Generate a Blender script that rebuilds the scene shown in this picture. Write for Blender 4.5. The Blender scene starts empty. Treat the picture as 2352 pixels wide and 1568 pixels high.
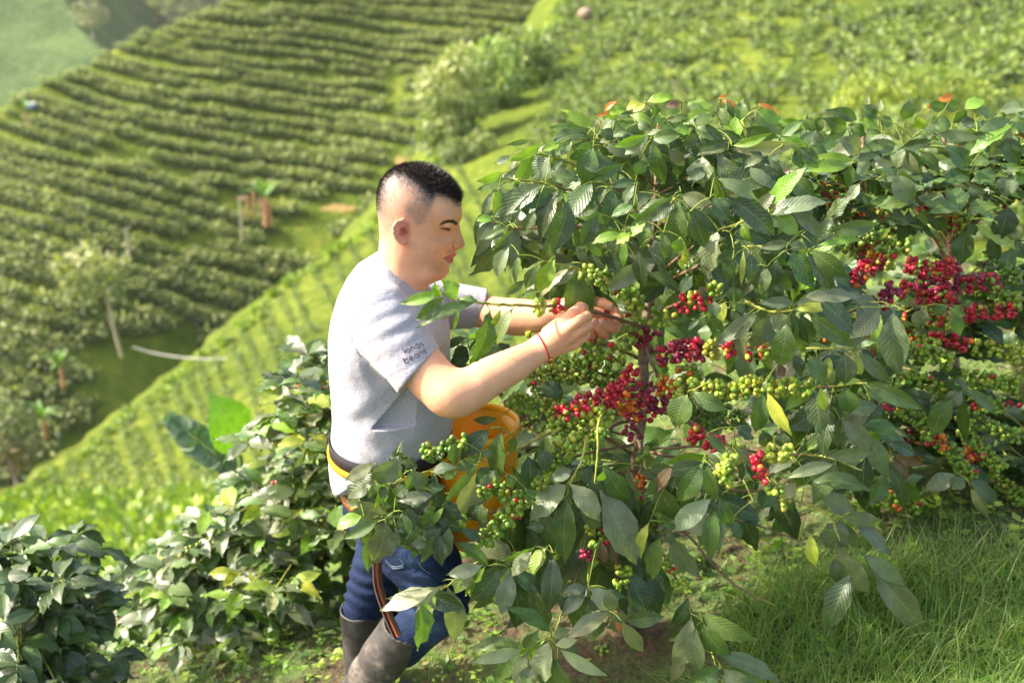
import bpy, math, random
import numpy as np
from mathutils import Vector, Matrix
from mathutils.bvhtree import BVHTree
sc = bpy.context.scene
COL = sc.collection
rng = np.random.default_rng(7)
random.seed(7)
R = math.radians
# ------------------------------------------------------------------ camera, sky, sun, exposure
CAMZ, PITCH, FPX = 2.12, 22.0, 2287.0            # measuring unit: the photograph at 2352 x 1568
cam = bpy.data.objects.new('camera', bpy.data.cameras.new('camera')); COL.objects.link(cam)
cam.location = (0, 0, CAMZ); cam.rotation_euler = (R(90 - PITCH), 0, 0)
cam.data.sensor_width = 36; cam.data.lens = 36 * FPX / 2352.0
cam.data.clip_start = 0.05; cam.data.clip_end = 3000
cam.data.dof.use_dof = True; cam.data.dof.focus_distance = 2.25; cam.data.dof.aperture_fstop = 2.6
sc.camera = cam
SUN_DIR = Vector((-0.80, 0.08, 0.64)).normalized()
world = bpy.data.worlds.new('World'); sc.world = world; world.use_nodes = True
wn = world.node_tree.nodes; wl = world.node_tree.links
sky = wn.new('ShaderNodeTexSky'); sky.sky_type = 'NISHITA'; sky.sun_disc = False
sky.sun_elevation = math.asin(SUN_DIR.z); sky.sun_rotation = math.atan2(SUN_DIR.x, SUN_DIR.y)
sky.air_density = 1.0; sky.dust_density = 3.5; sky.ozone_density = 1.0
tint = wn.new('ShaderNodeMix'); tint.data_type = 'RGBA'; tint.blend_type = 'MULTIPLY'; tint.inputs[0].default_value = 1; tint.inputs[7].default_value = (1.0, .95, .86, 1)   # warm tint added to the sky light in place of white balance
wl.new(sky.outputs[0], tint.inputs[6]); wl.new(tint.outputs[2], wn['Background'].inputs[0]); wn['Background'].inputs[1].default_value = 0.15
sun = bpy.data.objects.new('sun', bpy.data.lights.new('sun', 'SUN')); COL.objects.link(sun)
sun.data.energy = 3.4; sun.data.angle = R(2.0); sun.data.color = (1.0, 0.93, 0.82)
sun.rotation_euler = SUN_DIR.to_track_quat('Z', 'Y').to_euler(); sun.location = (-4, 1, 8)
sc.view_settings.view_transform = 'Standard'; sc.view_settings.look = 'None'
sc.view_settings.exposure = 1.64; sc.view_settings.gamma = 1.0
sc.cycles.max_bounces = 6; sc.cycles.transparent_max_bounces = 4
sc.cycles.use_denoising = True
sc.cycles.volume_bounces = 0; sc.cycles.sample_clamp_indirect = 6

HAZE = .00015
CP, SP = math.cos(R(PITCH)), math.sin(R(PITCH))
def at(px, py, Y):
    """point of the photograph (2352 wide) at world distance Y in front of the camera"""
    v = (784 - py) / FPX; h = (px - 1176) / FPX
    d = Y / (CP + v * SP)
    return np.array([h * d, Y, CAMZ + d * (v * CP - SP)])
def ats(px, py, Y):
    v = (784 - np.asarray(py, float)) / FPX; h = (np.asarray(px, float) - 1176) / FPX
    d = Y / (CP + v * SP)
    return np.stack([h * d, Y + 0 * d, CAMZ + d * (v * CP - SP)], -1)
def pix(P):
    P = np.asarray(P, float); x, y, z = P[..., 0], P[..., 1], P[..., 2] - CAMZ
    d = y * CP - z * SP; u = y * SP + z * CP
    return 1176 + FPX * x / d, 784 - FPX * u / d
def mm(px, py, Y):                                  # metres per photograph pixel there
    return Y / (CP + (784 - py) / FPX * SP) / FPX

# ------------------------------------------------------------------ materials
def newmat(name):
    m = bpy.data.materials.new(name); m.use_nodes = True
    nt = m.node_tree; b = nt.nodes['Principled BSDF']
    return m, nt, b
def N(nt, t, **k):
    n = nt.nodes.new(t)
    for a, v in k.items(): setattr(n, a, v)
    return n
def noise(nt, scale, detail=3, rough=.5, vec=None):
    n = N(nt, 'ShaderNodeTexNoise'); n.inputs['Scale'].default_value = scale
    n.inputs['Detail'].default_value = detail; n.inputs['Roughness'].default_value = rough
    if vec is not None: nt.links.new(vec, n.inputs['Vector'])
    return n
def ramp(nt, fac, stops):
    r = N(nt, 'ShaderNodeValToRGB'); nt.links.new(fac, r.inputs[0])
    el = r.color_ramp.elements
    while len(el) < len(stops): el.new(.5)
    for e, (p, c) in zip(el, stops): e.position = p; e.color = (*c, 1)
    return r
def bump(nt, b, h, strength=.4, dist=.01):
    n = N(nt, 'ShaderNodeBump'); n.inputs['Strength'].default_value = strength; n.inputs['Distance'].default_value = dist
    nt.links.new(h, n.inputs['Height']); nt.links.new(n.outputs[0], b.inputs['Normal']); return n
def mixc(nt, f, a, b_, mode='MIX'):
    n = N(nt, 'ShaderNodeMix', data_type='RGBA', blend_type=mode)
    for s, v in ((0, f), (6, a), (7, b_)):
        if isinstance(v, (int, float)): n.inputs[s].default_value = v
        elif isinstance(v, tuple): n.inputs[s].default_value = (*v, 1)
        else: nt.links.new(v, n.inputs[s])
    return n.outputs[2]
def math_(nt, op, a, b_=0.0, c=None):
    n = N(nt, 'ShaderNodeMath', operation=op)
    for i, v in enumerate([a, b_] + ([c] if c is not None else [])):
        if isinstance(v, (int, float)): n.inputs[i].default_value = v
        else: nt.links.new(v, n.inputs[i])
    return n.outputs[0]
def geo_pos(nt):
    return N(nt, 'ShaderNodeNewGeometry').outputs['Position']

def leaf_material(name, rough=.38, dust=.5, transl=.30, detailed=True):
    m, nt, b = newmat(name)
    at_ = N(nt, 'ShaderNodeAttribute', attribute_name='Col'); col = at_.outputs['Color']
    base = col
    if detailed:
        uv = N(nt, 'ShaderNodeUVMap').outputs[0]
        sx = N(nt, 'ShaderNodeSeparateXYZ'); nt.links.new(uv, sx.inputs[0])
        u, v = sx.outputs[0], sx.outputs[1]
        au = math_(nt, 'ABSOLUTE', math_(nt, 'SUBTRACT', u, .5))
        mid = math_(nt, 'LESS_THAN', au, .022)
        ph = math_(nt, 'SUBTRACT', math_(nt, 'MULTIPLY', v, 11.0), math_(nt, 'MULTIPLY', au, 5.0))
        tri = math_(nt, 'PINGPONG', ph, .5)
        vein = math_(nt, 'LESS_THAN', tri, .045)
        veins = math_(nt, 'MAXIMUM', mid, math_(nt, 'MULTIPLY', vein, .45))
        nz = noise(nt, 260, 2, .6, geo_pos(nt)); nz2 = noise(nt, 28, 3, .6, geo_pos(nt))
        shade = ramp(nt, nz2.outputs[0], [(.3, (.72, .72, .72)), (.7, (1.2, 1.2, 1.15))])
        base = mixc(nt, 1.0, col, shade.outputs[0], 'MULTIPLY')
        light = mixc(nt, .5, base, (.22, .30, .09))
        base = mixc(nt, math_(nt, 'MULTIPLY', veins, .75), base, light)
        d1 = ramp(nt, nz.outputs[0], [(.60, (0, 0, 0)), (.70, (1, 1, 1))])
        d2 = ramp(nt, nz2.outputs[0], [(.42, (0, 0, 0)), (.66, (1, 1, 1))])
        dd = math_(nt, 'MULTIPLY', math_(nt, 'MULTIPLY', d1.outputs[0], d2.outputs[0]), dust)
        base = mixc(nt, dd, base, (.30, .31, .24))
        hgt = math_(nt, 'ADD', math_(nt, 'MULTIPLY', tri, 1.0), math_(nt, 'MULTIPLY', nz2.outputs[0], .6))
        bump(nt, b, hgt, .30, .003)
    back = N(nt, 'ShaderNodeNewGeometry').outputs['Backfacing']
    bc = mixc(nt, back, base, mixc(nt, .35, base, (.17, .23, .09)))
    nt.links.new(bc, b.inputs['Base Color'])
    b.inputs['Roughness'].default_value = rough
    b.inputs['Specular IOR Level'].default_value = .62
    tr = N(nt, 'ShaderNodeBsdfTranslucent')
    tc = mixc(nt, 1.0, bc, (2.2, 2.5, .7), 'MULTIPLY'); nt.links.new(tc, tr.inputs[0])
    mx = N(nt, 'ShaderNodeMixShader'); mx.inputs[0].default_value = transl
    nt.links.new(b.outputs[0], mx.inputs[1]); nt.links.new(tr.outputs[0], mx.inputs[2])
    nt.links.new(mx.outputs[0], nt.nodes['Material Output'].inputs[0])
    return m
def col_material(name, rough=.5, spec=.4, bumps=None, sss=0, coat=0, var=.25, vscale=60):
    m, nt, b = newmat(name)
    a = N(nt, 'ShaderNodeAttribute', attribute_name='Col').outputs['Color']
    nz = noise(nt, vscale, 4, .6, geo_pos(nt))
    sh = ramp(nt, nz.outputs[0], [(.3, (1 - var,) * 3), (.7, (1 + var,) * 3)])
    nt.links.new(mixc(nt, 1.0, a, sh.outputs[0], 'MULTIPLY'), b.inputs['Base Color'])
    b.inputs['Roughness'].default_value = rough; b.inputs['Specular IOR Level'].default_value = spec
    if bumps: bump(nt, b, noise(nt, bumps[0], 4, .6, geo_pos(nt)).outputs[0], bumps[1], bumps[2])
    if sss:
        b.inputs['Subsurface Weight'].default_value = sss; b.inputs['Subsurface Scale'].default_value = .006
        b.inputs['Subsurface Radius'].default_value = (1, .35, .2)
    if coat: b.inputs['Coat Weight'].default_value = coat; b.inputs['Coat Roughness'].default_value = .15
    return m
def plain_material(name, c1, c2, scale=30, rough=.6, spec=.3, bmp=(.3, .003), detail=4, mid=(.35, .65)):
    m, nt, b = newmat(name)
    nz = noise(nt, scale, detail, .6, geo_pos(nt))
    nt.links.new(ramp(nt, nz.outputs[0], [(mid[0], c1), (mid[1], c2)]).outputs[0], b.inputs['Base Color'])
    b.inputs['Roughness'].default_value = rough; b.inputs['Specular IOR Level'].default_value = spec
    if bmp: bump(nt, b, nz.outputs[0], *bmp)
    return m
M = {}
M['leaf'] = leaf_material('coffee leaf', .40, .8, .19)
M['leaf_far'] = leaf_material('far leaf', .6, 0, .16, False)
M['weed'] = leaf_material('weed leaf', .5, 0, .38, False)
M['berry'] = col_material('coffee cherry', .32, .5, None, .15, .12, .18, 90)
M['bark'] = plain_material('coffee bark', (.16, .105, .065), (.42, .30, .20), 70, .85, .2, (.7, .004))
M['twig'] = col_material('twig', .6, .3, (90, .4, .002), var=.3, vscale=120)
M['skin'] = col_material('skin', .48, .35, (300, .22, .0010), .12, 0, .07, 40)
M['hair'] = plain_material('dark hair', (.012, .008, .007), (.035, .022, .018), 200, .38, .5, None)
M['soil'] = plain_material('soil', (.035, .020, .012), (.12, .068, .04), 9, .95, .1, (.8, .02), 8)

# ------------------------------------------------------------------ mesh helpers
def tag(o, label=None, cat=None, group=None, kind=None):
    for k, v in (('label', label), ('category', cat), ('group', group), ('kind', kind)):
        if v: o[k] = v
    return o
def mesh_np(name, V, F4, mat, cols=None, uvs=None, parent=None, smooth=True, link=True):
    """V (n,3); F4 (m,4) quads or (m,3) triangles; cols per vertex (n,3); uvs per vertex (n,2)"""
    V = np.asarray(V, np.float32); F4 = np.asarray(F4, np.int32); k = F4.shape[1]
    me = bpy.data.meshes.new(name)
    me.vertices.add(len(V)); me.vertices.foreach_set('co', V.ravel())
    me.loops.add(F4.size); me.loops.foreach_set('vertex_index', F4.ravel())
    me.polygons.add(len(F4)); me.polygons.foreach_set('loop_start', np.arange(0, F4.size, k, dtype=np.int32))
    me.polygons.foreach_set('loop_total', np.full(len(F4), k, np.int32))
    me.polygons.foreach_set('use_smooth', np.full(len(F4), smooth))
    me.update(calc_edges=True)
    if cols is not None:
        ca = me.color_attributes.new('Col', 'FLOAT_COLOR', 'POINT')
        c4 = np.ones((len(V), 4), np.float32); c4[:, :3] = cols; ca.data.foreach_set('color', c4.ravel())
    if uvs is not None:
        ul = me.uv_layers.new(name='UVMap'); ul.data.foreach_set('uv', np.asarray(uvs, np.float32)[F4.ravel()].ravel())
    me.materials.append(mat)
    if not link: return me
    o = bpy.data.objects.new(name, me); COL.objects.link(o)
    if parent is not None: o.parent = parent
    return o
def empty(name, loc=(0, 0, 0)):
    o = bpy.data.objects.new(name, None); COL.objects.link(o); o.empty_display_size = .1
    o.location = loc; return o
def child_at(o, parent):                            # parts built in world space under an Empty placed at the thing's base
    o.parent = parent; o.matrix_parent_inverse = Matrix.Translation(-parent.location); return o
class Acc:                                          # collects quads of several shapes of ONE part
    def __init__(s): s.V = []; s.F = []; s.C = []; s.U = []; s.n = 0
    def add(s, V, F, C, U=None):
        V = np.asarray(V, float).reshape(-1, 3); s.V.append(V); s.F.append(np.asarray(F).reshape(-1, 4) + s.n)
        C = np.asarray(C, float); s.C.append(np.broadcast_to(C, (len(V), 3)) if C.ndim == 1 else C)
        s.U.append(np.zeros((len(V), 2)) if U is None else U); s.n += len(V)
    def build(s, name, mat, parent=None, link=True):
        if not s.V: return None
        o = mesh_np(name, np.concatenate(s.V), np.concatenate(s.F), mat, np.concatenate(s.C), np.concatenate(s.U), link=link)
        if parent is not None: child_at(o, parent)
        return o
def smooth_path(P, n):
    P = np.asarray(P, float)
    if len(P) < 3 or n <= len(P):
        t = np.linspace(0, len(P) - 1, max(n, 2)); return np.stack([np.interp(t, range(len(P)), P[:, i]) for i in range(P.shape[1])], 1)
    Q = np.vstack([2 * P[0] - P[1], P, 2 * P[-1] - P[-2]])
    t = np.linspace(0, len(P) - 1 - 1e-6, n); i = t.astype(int); f = (t - i)[:, None]
    a, b, c, d = Q[i], Q[i + 1], Q[i + 2], Q[i + 3]
    return .5 * (2 * b + (c - a) * f + (2 * a - 5 * b + 4 * c - d) * f ** 2 + (3 * b - 3 * c + d - a) * f ** 3)
def tube(acc, P, r, col, sides=6, jit=0.0, closed=False):
    P = np.asarray(P, float); n = len(P); r = np.broadcast_to(np.asarray(r, float), (n,)).copy()
    if jit: r *= 1 + rng.uniform(-jit, jit, n)
    T = np.gradient(P, axis=0); T /= np.linalg.norm(T, axis=1)[:, None] + 1e-12
    ref = np.array([0, 0, 1.]) if abs(T[n // 2][2]) < .8 else np.array([1., 0, 0])
    S = np.cross(T, ref); S /= np.linalg.norm(S, axis=1)[:, None] + 1e-12
    B = np.cross(S, T)
    a = np.linspace(0, 2 * np.pi, sides, endpoint=False)
    V = P[:, None] + r[:, None, None] * (np.cos(a)[None, :, None] * S[:, None] + np.sin(a)[None, :, None] * B[:, None])
    i = np.arange(n - 1)[:, None] * sides; j = np.arange(sides)[None]; k = (j + 1) % sides
    F = np.stack([i + j, i + k, i + sides + k, i + sides + j], -1).reshape(-1, 4)
    col = np.asarray(col, float); C = col if col.ndim == 1 else np.repeat(col, sides, 0)
    if not closed: V[-1] = P[-1] + (V[-1] - P[-1]) * .6
    acc.add(V.reshape(-1, 3), F, C)
    if not closed:
        c0 = V[0]; 
        if sides == 6: acc.add(V[-1], [[0, 1, 2, 3], [0, 3, 4, 5]], col if col.ndim == 1 else col[-1])

# one leaf blade: 11 stations along, 7 across
LS = np.array([0, .05, .12, .24, .38, .52, .66, .78, .87, .94, 1.0]); LC = np.array([-1, -.66, -.33, 0, .33, .66, 1.])
_w = np.array([.0, .05, .30, .72, .97, 1., .84, .56, .30, .11, .0])
LF = np.array([[i * 7 + j, i * 7 + j + 1, (i + 1) * 7 + j + 1, (i + 1) * 7 + j] for i in range(10) for j in range(6)])
LU = np.array([[.5 + .5 * c, s] for s in LS for c in LC])
def leaves(acc, B, T, W, Nn, col, bend=.12, fold=.20, wave=.095, blunt=0.0):
    """vectorised: bases B, tips T (n,3), widths W (n), normals Nn (n,3), colours (n,3)"""
    B = np.atleast_2d(B); T = np.atleast_2d(T); n = len(B); W = np.broadcast_to(W, (n,)); Nn = np.atleast_2d(Nn)
    bend = np.broadcast_to(bend, (n,))
    L = np.linalg.norm(T - B, axis=1); D = (T - B) / (L[:, None] + 1e-9)
    Nn = Nn - (Nn * D).sum(1)[:, None] * D; Nn /= np.linalg.norm(Nn, axis=1)[:, None] + 1e-9
    S = np.cross(D, Nn)
    s = LS[None, :]; arch = (4 * s * (1 - s) * bend[:, None] * L[:, None])
    side = rng.uniform(-.05, .05, n)[:, None] * np.sin(s * np.pi) * L[:, None]
    Cn = B[:, None] + D[:, None] * (s * L[:, None])[..., None] + Nn[:, None] * arch[..., None] + S[:, None] * side[..., None]
    w = (_w[None, :] * W[:, None] / 2)
    c = LC[None, None, :]; ph = rng.uniform(0, 6.28, (n, 1, 1)); fr = rng.uniform(3.2, 5.2, (n, 1, 1))
    fo = fold * rng.uniform(.3, 1.6, (n, 1, 1))
    wv = wave * rng.uniform(.4, 1.6, (n, 1, 1))
    lift = np.abs(c) * fo * w[..., None] + np.sin(LS[None, :, None] * fr * 6.28 + ph + (c > 0) * 2.0) * c ** 2 * wv * W[:, None, None]
    V = Cn[:, :, None] + S[:, None, None] * (w[..., None] * c)[..., None] + Nn[:, None, None] * lift[..., None]
    V = V.reshape(n * 77, 3)
    F = (LF[None] + (np.arange(n) * 77)[:, None, None]).reshape(-1, 4)
    acc.add(V, F, np.repeat(np.broadcast_to(col, (n, 3)), 77, 0), np.tile(LU, (n, 1)))
# a coffee cherry: ellipsoid with a small dark eye at its far end
def _sphere(nu=8, nv=6):
    V = []; 
    for i in range(nv + 1):
        t = math.pi * i / nv
        for j in range(nu): V.append((math.sin(t) * math.cos(2 * math.pi * j / nu), math.sin(t) * math.sin(2 * math.pi * j / nu), math.cos(t)))
    F = [[i * nu + j, i * nu + (j + 1) % nu, (i + 1) * nu + (j + 1) % nu, (i + 1) * nu + j] for i in range(nv) for j in range(nu)]
    return np.array(V), np.array(F)
SV, SF = _sphere()
def cherries(acc, P, D, r, cols):
    P = np.atleast_2d(P); n = len(P); D = D / (np.linalg.norm(D, axis=1)[:, None] + 1e-9)
    ref = np.tile([[.3, .5, .81]], (n, 1)); A = np.cross(D, ref); A /= np.linalg.norm(A, axis=1)[:, None] + 1e-9; Bv = np.cross(D, A)
    r = np.broadcast_to(r, (n,)); v = SV
    X = P[:, None] + r[:, None, None] * (v[None, :, 0:1] * A[:, None] * .92 + v[None, :, 1:2] * Bv[:, None] * .92 + v[None, :, 2:3] * D[:, None] * 1.16)
    C = np.repeat(np.asarray(cols)[:, None], len(v), 1).copy(); C[:, :8] *= .35; C[:, 8:16] *= 1.0
    F = (SF[None] + (np.arange(n) * len(v))[:, None, None]).reshape(-1, 4)
    acc.add(X.reshape(-1, 3), F, C.reshape(-1, 3))
def unit(v): v = np.asarray(v, float); return v / (np.linalg.norm(v, axis=-1, keepdims=True) + 1e-9)
# ------------------------------------------------------------------ terrain
def tps(P, Z):
    """thin-plate interpolation through control points"""
    P = np.asarray(P, float); Z = np.asarray(Z, float); n = len(P)
    def U(r2): return np.where(r2 > 0, r2 * np.log(r2 + 1e-12), 0)
    K = U(((P[:, None] - P[None]) ** 2).sum(-1)); A = np.zeros((n + 3, n + 3)); A[:n, :n] = K + 1e-3 * np.eye(n)
    A[:n, n] = 1; A[:n, n + 1:] = P; A[n, :n] = 1; A[n + 1:, :n] = P.T
    w = np.linalg.lstsq(A, np.concatenate([Z, np.zeros(3)]), rcond=None)[0]
    def f(X):
        X = np.asarray(X, float); s = X.shape[:-1]; X = X.reshape(-1, 2); out = np.empty(len(X))
        for i in range(0, len(X), 20000):
            x = X[i:i + 20000]
            out[i:i + 20000] = U(((x[:, None] - P[None]) ** 2).sum(-1)) @ w[:n] + w[n] + x @ w[n + 1:]
        return out.reshape(s)
    return f
def vnoise(x, y, s=1.0, seed=0):
    r = np.random.default_rng(seed); o = 0
    for k in range(5):
        a = r.uniform(0, 6.28); f = s * 1.8 ** k; p = r.uniform(0, 6.28, 2)
        o = o + np.sin((x * math.cos(a) + y * math.sin(a)) * f + p[0]) * np.sin((-x * math.sin(a) + y * math.cos(a)) * f * 1.1 + p[1]) / 1.5 ** k
    return o
def grid_mesh(name, G, mat):
    n, m = G.shape[:2]; i = np.arange(n - 1)[:, None] * m + np.arange(m - 1)[None]
    F = np.stack([i, i + 1, i + m + 1, i + m], -1).reshape(-1, 4)
    o = mesh_np(name, G.reshape(-1, 3), F, mat); tag(o, kind='structure')
    return o
HA = [(60,1230,26),(0,1300,22),(300,1300,17),(270,1250,20),(600,1300,14),(200,1150,28),(300,1050,34),(560,780,46),(450,950,36),(700,900,31),
      (860,560,60),(800,800,36),(1000,400,76),(1000,700,40),(1100,500,58),(1400,300,72),(1300,100,112),(1500,0,122),(1250,-80,150),
      (2000,200,68),(2352,0,88),(2352,300,50),(2000,-100,115),(2352,800,27),(1500,800,26),(1500,1300,12),(2700,1300,10),(-100,1300,22),(2700,0,90),(-300,1450,14)]
HB = [(250,1000,85),(0,1150,80),(600,750,100),(870,520,112),(1000,380,120),(1290,0,150),(500,0,140),(0,280,115),(200,150,128),(300,400,112),
      (0,700,92),(600,400,118),(900,200,135),(-300,900,85),(-300,400,108),(1400,-100,165),(1400,400,140),(700,-150,155)]
fA = tps([(a / 1000, b / 1000) for a, b, c in HA], np.log([c for a, b, c in HA]))
fB = tps([(a / 1000, b / 1000) for a, b, c in HB], np.log([c for a, b, c in HB]))
YA = lambda px, py: np.exp(fA(np.stack([px, py], -1) / 1000.))
YB = lambda px, py: np.exp(fB(np.stack([px, py], -1) / 1000.))
EA = np.array([(-200,1335),(-150,1320),(0,1290),(120,1240),(250,1100),(380,1000),(520,870),(640,680),(750,560),(1000,250),(1130,60),(1180,0),(1250,-170),(1450,-330)], float)
def edgeA(py): return np.interp(py, EA[:, 0], EA[:, 1]) + 7 * np.sin(np.asarray(py) / 23.) + 5 * np.sin(np.asarray(py) / 9.7 + 1)
RB = np.array([(-300,380),(-50,265),(0,245),(100,195),(200,150),(300,95),(420,50),(520,0),(620,-60),(1600,-140)], float)
def ridgeB(px): return np.interp(px, RB[:, 0], RB[:, 1])
py = np.linspace(-140, 1640, 146); t = np.linspace(0, 1, 170)
EX = edgeA(py)[:, None]; PXA = EX + (2760 - EX) * t[None] ** 1.05; PYA = py[:, None] + 0 * PXA
GA = ats(PXA, PYA, YA(PXA, PYA)); GA[..., 2] += .12 * vnoise(GA[..., 0], GA[..., 1], .5, 3)
sk = [GA[:, :1] + np.array([[-1, 2, -1.0]]) * s for s in (.6, 3, 9)]
GA = np.concatenate([sk[2], sk[1], sk[0], GA], 1)
def slope_material(name, c1, c2, c3, s1, s2, bscale):
    m, nt, b = newmat(name); P = geo_pos(nt)
    a = noise(nt, s1, 5, .65, P); c = noise(nt, s2, 3, .5, P)
    r = ramp(nt, a.outputs[0], [(.30, c1), (.5, c2), (.68, c3)])
    r2 = ramp(nt, c.outputs[0], [(.35, (.6, .66, .6)), (.65, (1.15, 1.1, 1.0))])
    nt.links.new(mixc(nt, 1, r.outputs[0], r2.outputs[0], 'MULTIPLY'), b.inputs['Base Color'])
    b.inputs['Roughness'].default_value = .9; b.inputs['Specular IOR Level'].default_value = .1
    bump(nt, b, noise(nt, bscale, 6, .7, P).outputs[0], .9, .5); return m
M['slopeA'] = slope_material('bright grass slope', (.09, .14, .018), (.165, .225, .03), (.27, .31, .05), 1.3, .12, 3.)
M['slopeB'] = slope_material('terraced slope', (.09, .13, .02), (.17, .23, .03), (.29, .32, .05), .35, .05, 1.2)
grid_mesh('near_slope', GA, M['slopeA'])
px = np.linspace(-320, 1600, 130); t = np.linspace(0, 1, 110)
RY = ridgeB(px)[None]; PYB = RY + (1420 - RY) * t[:, None]; PXB = px[None] + 0 * PYB
GB = ats(PXB, PYB, YB(PXB, PYB)); GB[..., 2] += .3 * vnoise(GB[..., 0], GB[..., 1], .15, 5)
sk = [GB[:1] + np.array([[-.3, 2, -1.2]]) * s for s in (2, 9, 30)]
GB = np.concatenate([sk[2], sk[1], sk[0], GB], 0)
grid_mesh('far_hill', GB, M['slopeB'])
# two hazy hills beyond the ridge
def patch(name, cps, x0, x1, y0, y1, mat, n=60, nz=2.0, s=.03, seed=1):
    f = tps([(a / 1000, b / 1000) for a, b, c in cps], np.log([c for a, b, c in cps]))
    X, Y = np.meshgrid(np.linspace(x0, x1, n), np.linspace(y0, y1, n))
    D = np.exp(f(np.stack([X, Y], -1) / 1000)); G = ats(X, Y, D); G[..., 2] += nz * vnoise(G[..., 0], G[..., 1], s, seed)
    return grid_mesh(name, G, mat)
M['hill1'] = slope_material('distant green slope', (.05, .085, .035), (.085, .145, .05), (.15, .21, .08), .6, .03, .5)
M['hill2'] = slope_material('distant wooded slope', (.06, .075, .05), (.10, .12, .07), (.15, .16, .09), .12, .03, .3)
f1_ = tps([(q[0] / 1000, q[1] / 1000) for q in [(0, 0), (230, 130), (0, 300), (200, -100), (-400, 0), (300, 300)]], np.log([330, 300, 250, 360, 300, 260]))
yy = np.linspace(-180, 420, 60)[:, None]; xr = np.interp(yy, [-180, 0, 60, 120, 420], [120, 150, 185, 240, 420]); XX = -420 + (xr + 420) * np.linspace(0, 1, 60)[None]; YY = yy + 0 * XX
G1 = ats(XX, YY, np.exp(f1_(np.stack([XX, YY], -1) / 1000))); G1[..., 2] += 1.2 * vnoise(G1[..., 0], G1[..., 1], .05, 1); G1 = np.concatenate([G1] + [G1[:, -1:] + np.array([[2, 8, -5.]]) * q for q in (1, 4, 9)], 1)
grid_mesh('distant_hill', G1, M['hill1'])
patch('distant_hill', [(200, 0, 430), (500, 0, 480), (400, 150, 400), (700, -100, 520), (200, -150, 480), (250, 300, 380), (800, 200, 450)], 120, 1100, -190, 330, M['hill2'], seed=4)
# local ground under the man and the bushes
def ground_z(x, y):
    x = np.asarray(x, float); y = np.asarray(y, float)
    z = .15 + .29 * np.clip(x, -1.2, 2.2) + .10 * np.clip(x + 1.2, -2, 0)
    sm = 1 / (1 + np.exp((x - .5) * 4))
    z = z - .42 * np.clip(y - 2.7, 0, 9) * sm - .06 * np.clip(y - 2.7, 0, 9) - .5 * np.clip(y - 4.6, 0, 9)
    z = z - .35 * np.clip(-x - 1.6, 0, 6)
    return z + .018 * vnoise(x, y, 4.5, 11)
xs = np.linspace(-8, 5.5, 300); ys = np.linspace(.6, 8.0, 190); X, Y = np.meshgrid(xs, ys)
m, nt, b = newmat('plantation ground'); P = geo_pos(nt)
a1 = noise(nt, 5, 6, .65, P); a2 = noise(nt, 45, 5, .6, P); a3 = noise(nt, 1.7, 3, .5, P)
s1 = ramp(nt, a2.outputs[0], [(.3, (.032, .017, .010)), (.6, (.11, .062, .038)), (.8, (.20, .14, .10))])
g1 = ramp(nt, a2.outputs[0], [(.3, (.045, .075, .015)), (.7, (.13, .19, .04))])
f1 = ramp(nt, math_(nt, 'ADD', math_(nt, 'MULTIPLY', a1.outputs[0], .6), math_(nt, 'MULTIPLY', a3.outputs[0], .5)), [(.44, (0, 0, 0)), (.6, (1, 1, 1))])
nt.links.new(mixc(nt, f1.outputs[0], s1.outputs[0], g1.outputs[0]), b.inputs['Base Color']); b.inputs['Roughness'].default_value = .95
bump(nt, b, a2.outputs[0], .9, .03)
grid_mesh('ground', np.stack([X, Y, ground_z(X, Y)], -1), m)

# ------------------------------------------------------------------ foliage clumps for far plants (unit size, base at origin)
def clump(name, blobs, n, ls, cols, seed, droop=.3, mat=None, shell=.55, stem=None):
    r = np.random.default_rng(seed); V = []; C = []
    bl = np.array(blobs, float); wgt = bl[:, 3] ** 2; pick = r.choice(len(bl), n, p=wgt / wgt.sum())
    d = unit(r.normal(size=(n, 3))); rad = bl[pick, 3] * (shell + (1 - shell) * r.random(n) ** .5)
    P = bl[pick, :3] + d * rad[:, None] * np.array([1, 1, .85])
    D = unit(d * .8 + r.normal(size=(n, 3)) * .5 + np.array([0, 0, -droop])); Nn = unit(d + np.array([0, 0, .6]) + r.normal(size=(n, 3)) * .35)
    S = unit(np.cross(D, Nn)); l = ls * r.uniform(.6, 1.3, n)[:, None]
    V = np.stack([P, P + D * l * .5 + S * l * .24, P + D * l, P + D * l * .5 - S * l * .24], 1).reshape(-1, 3)
    F = np.arange(n * 4).reshape(-1, 4)
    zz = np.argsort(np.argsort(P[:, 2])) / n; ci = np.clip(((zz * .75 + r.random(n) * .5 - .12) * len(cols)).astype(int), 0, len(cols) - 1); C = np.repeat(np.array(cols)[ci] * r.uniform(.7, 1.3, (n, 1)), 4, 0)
    return V, F, C
far_cols = [(.045, .08, .022), (.085, .13, .032), (.20, .245, .065), (.35, .37, .13)]  # shaded undersides and sunlit tops painted in, tops partly pale new growth
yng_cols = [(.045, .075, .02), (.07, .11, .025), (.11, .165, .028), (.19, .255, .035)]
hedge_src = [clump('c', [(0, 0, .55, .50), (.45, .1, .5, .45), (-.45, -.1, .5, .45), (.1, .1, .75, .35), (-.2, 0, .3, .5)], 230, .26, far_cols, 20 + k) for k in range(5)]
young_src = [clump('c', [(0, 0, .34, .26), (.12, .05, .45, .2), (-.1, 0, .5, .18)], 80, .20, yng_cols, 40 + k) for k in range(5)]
def place(src, P, sc_, rot):
    V, F, C = src; c, s = math.cos(rot), math.sin(rot)
    W = np.stack([V[:, 0] * c - V[:, 1] * s, V[:, 0] * s + V[:, 1] * c, V[:, 2]], 1) * sc_ + P
    return W, F, C
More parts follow.
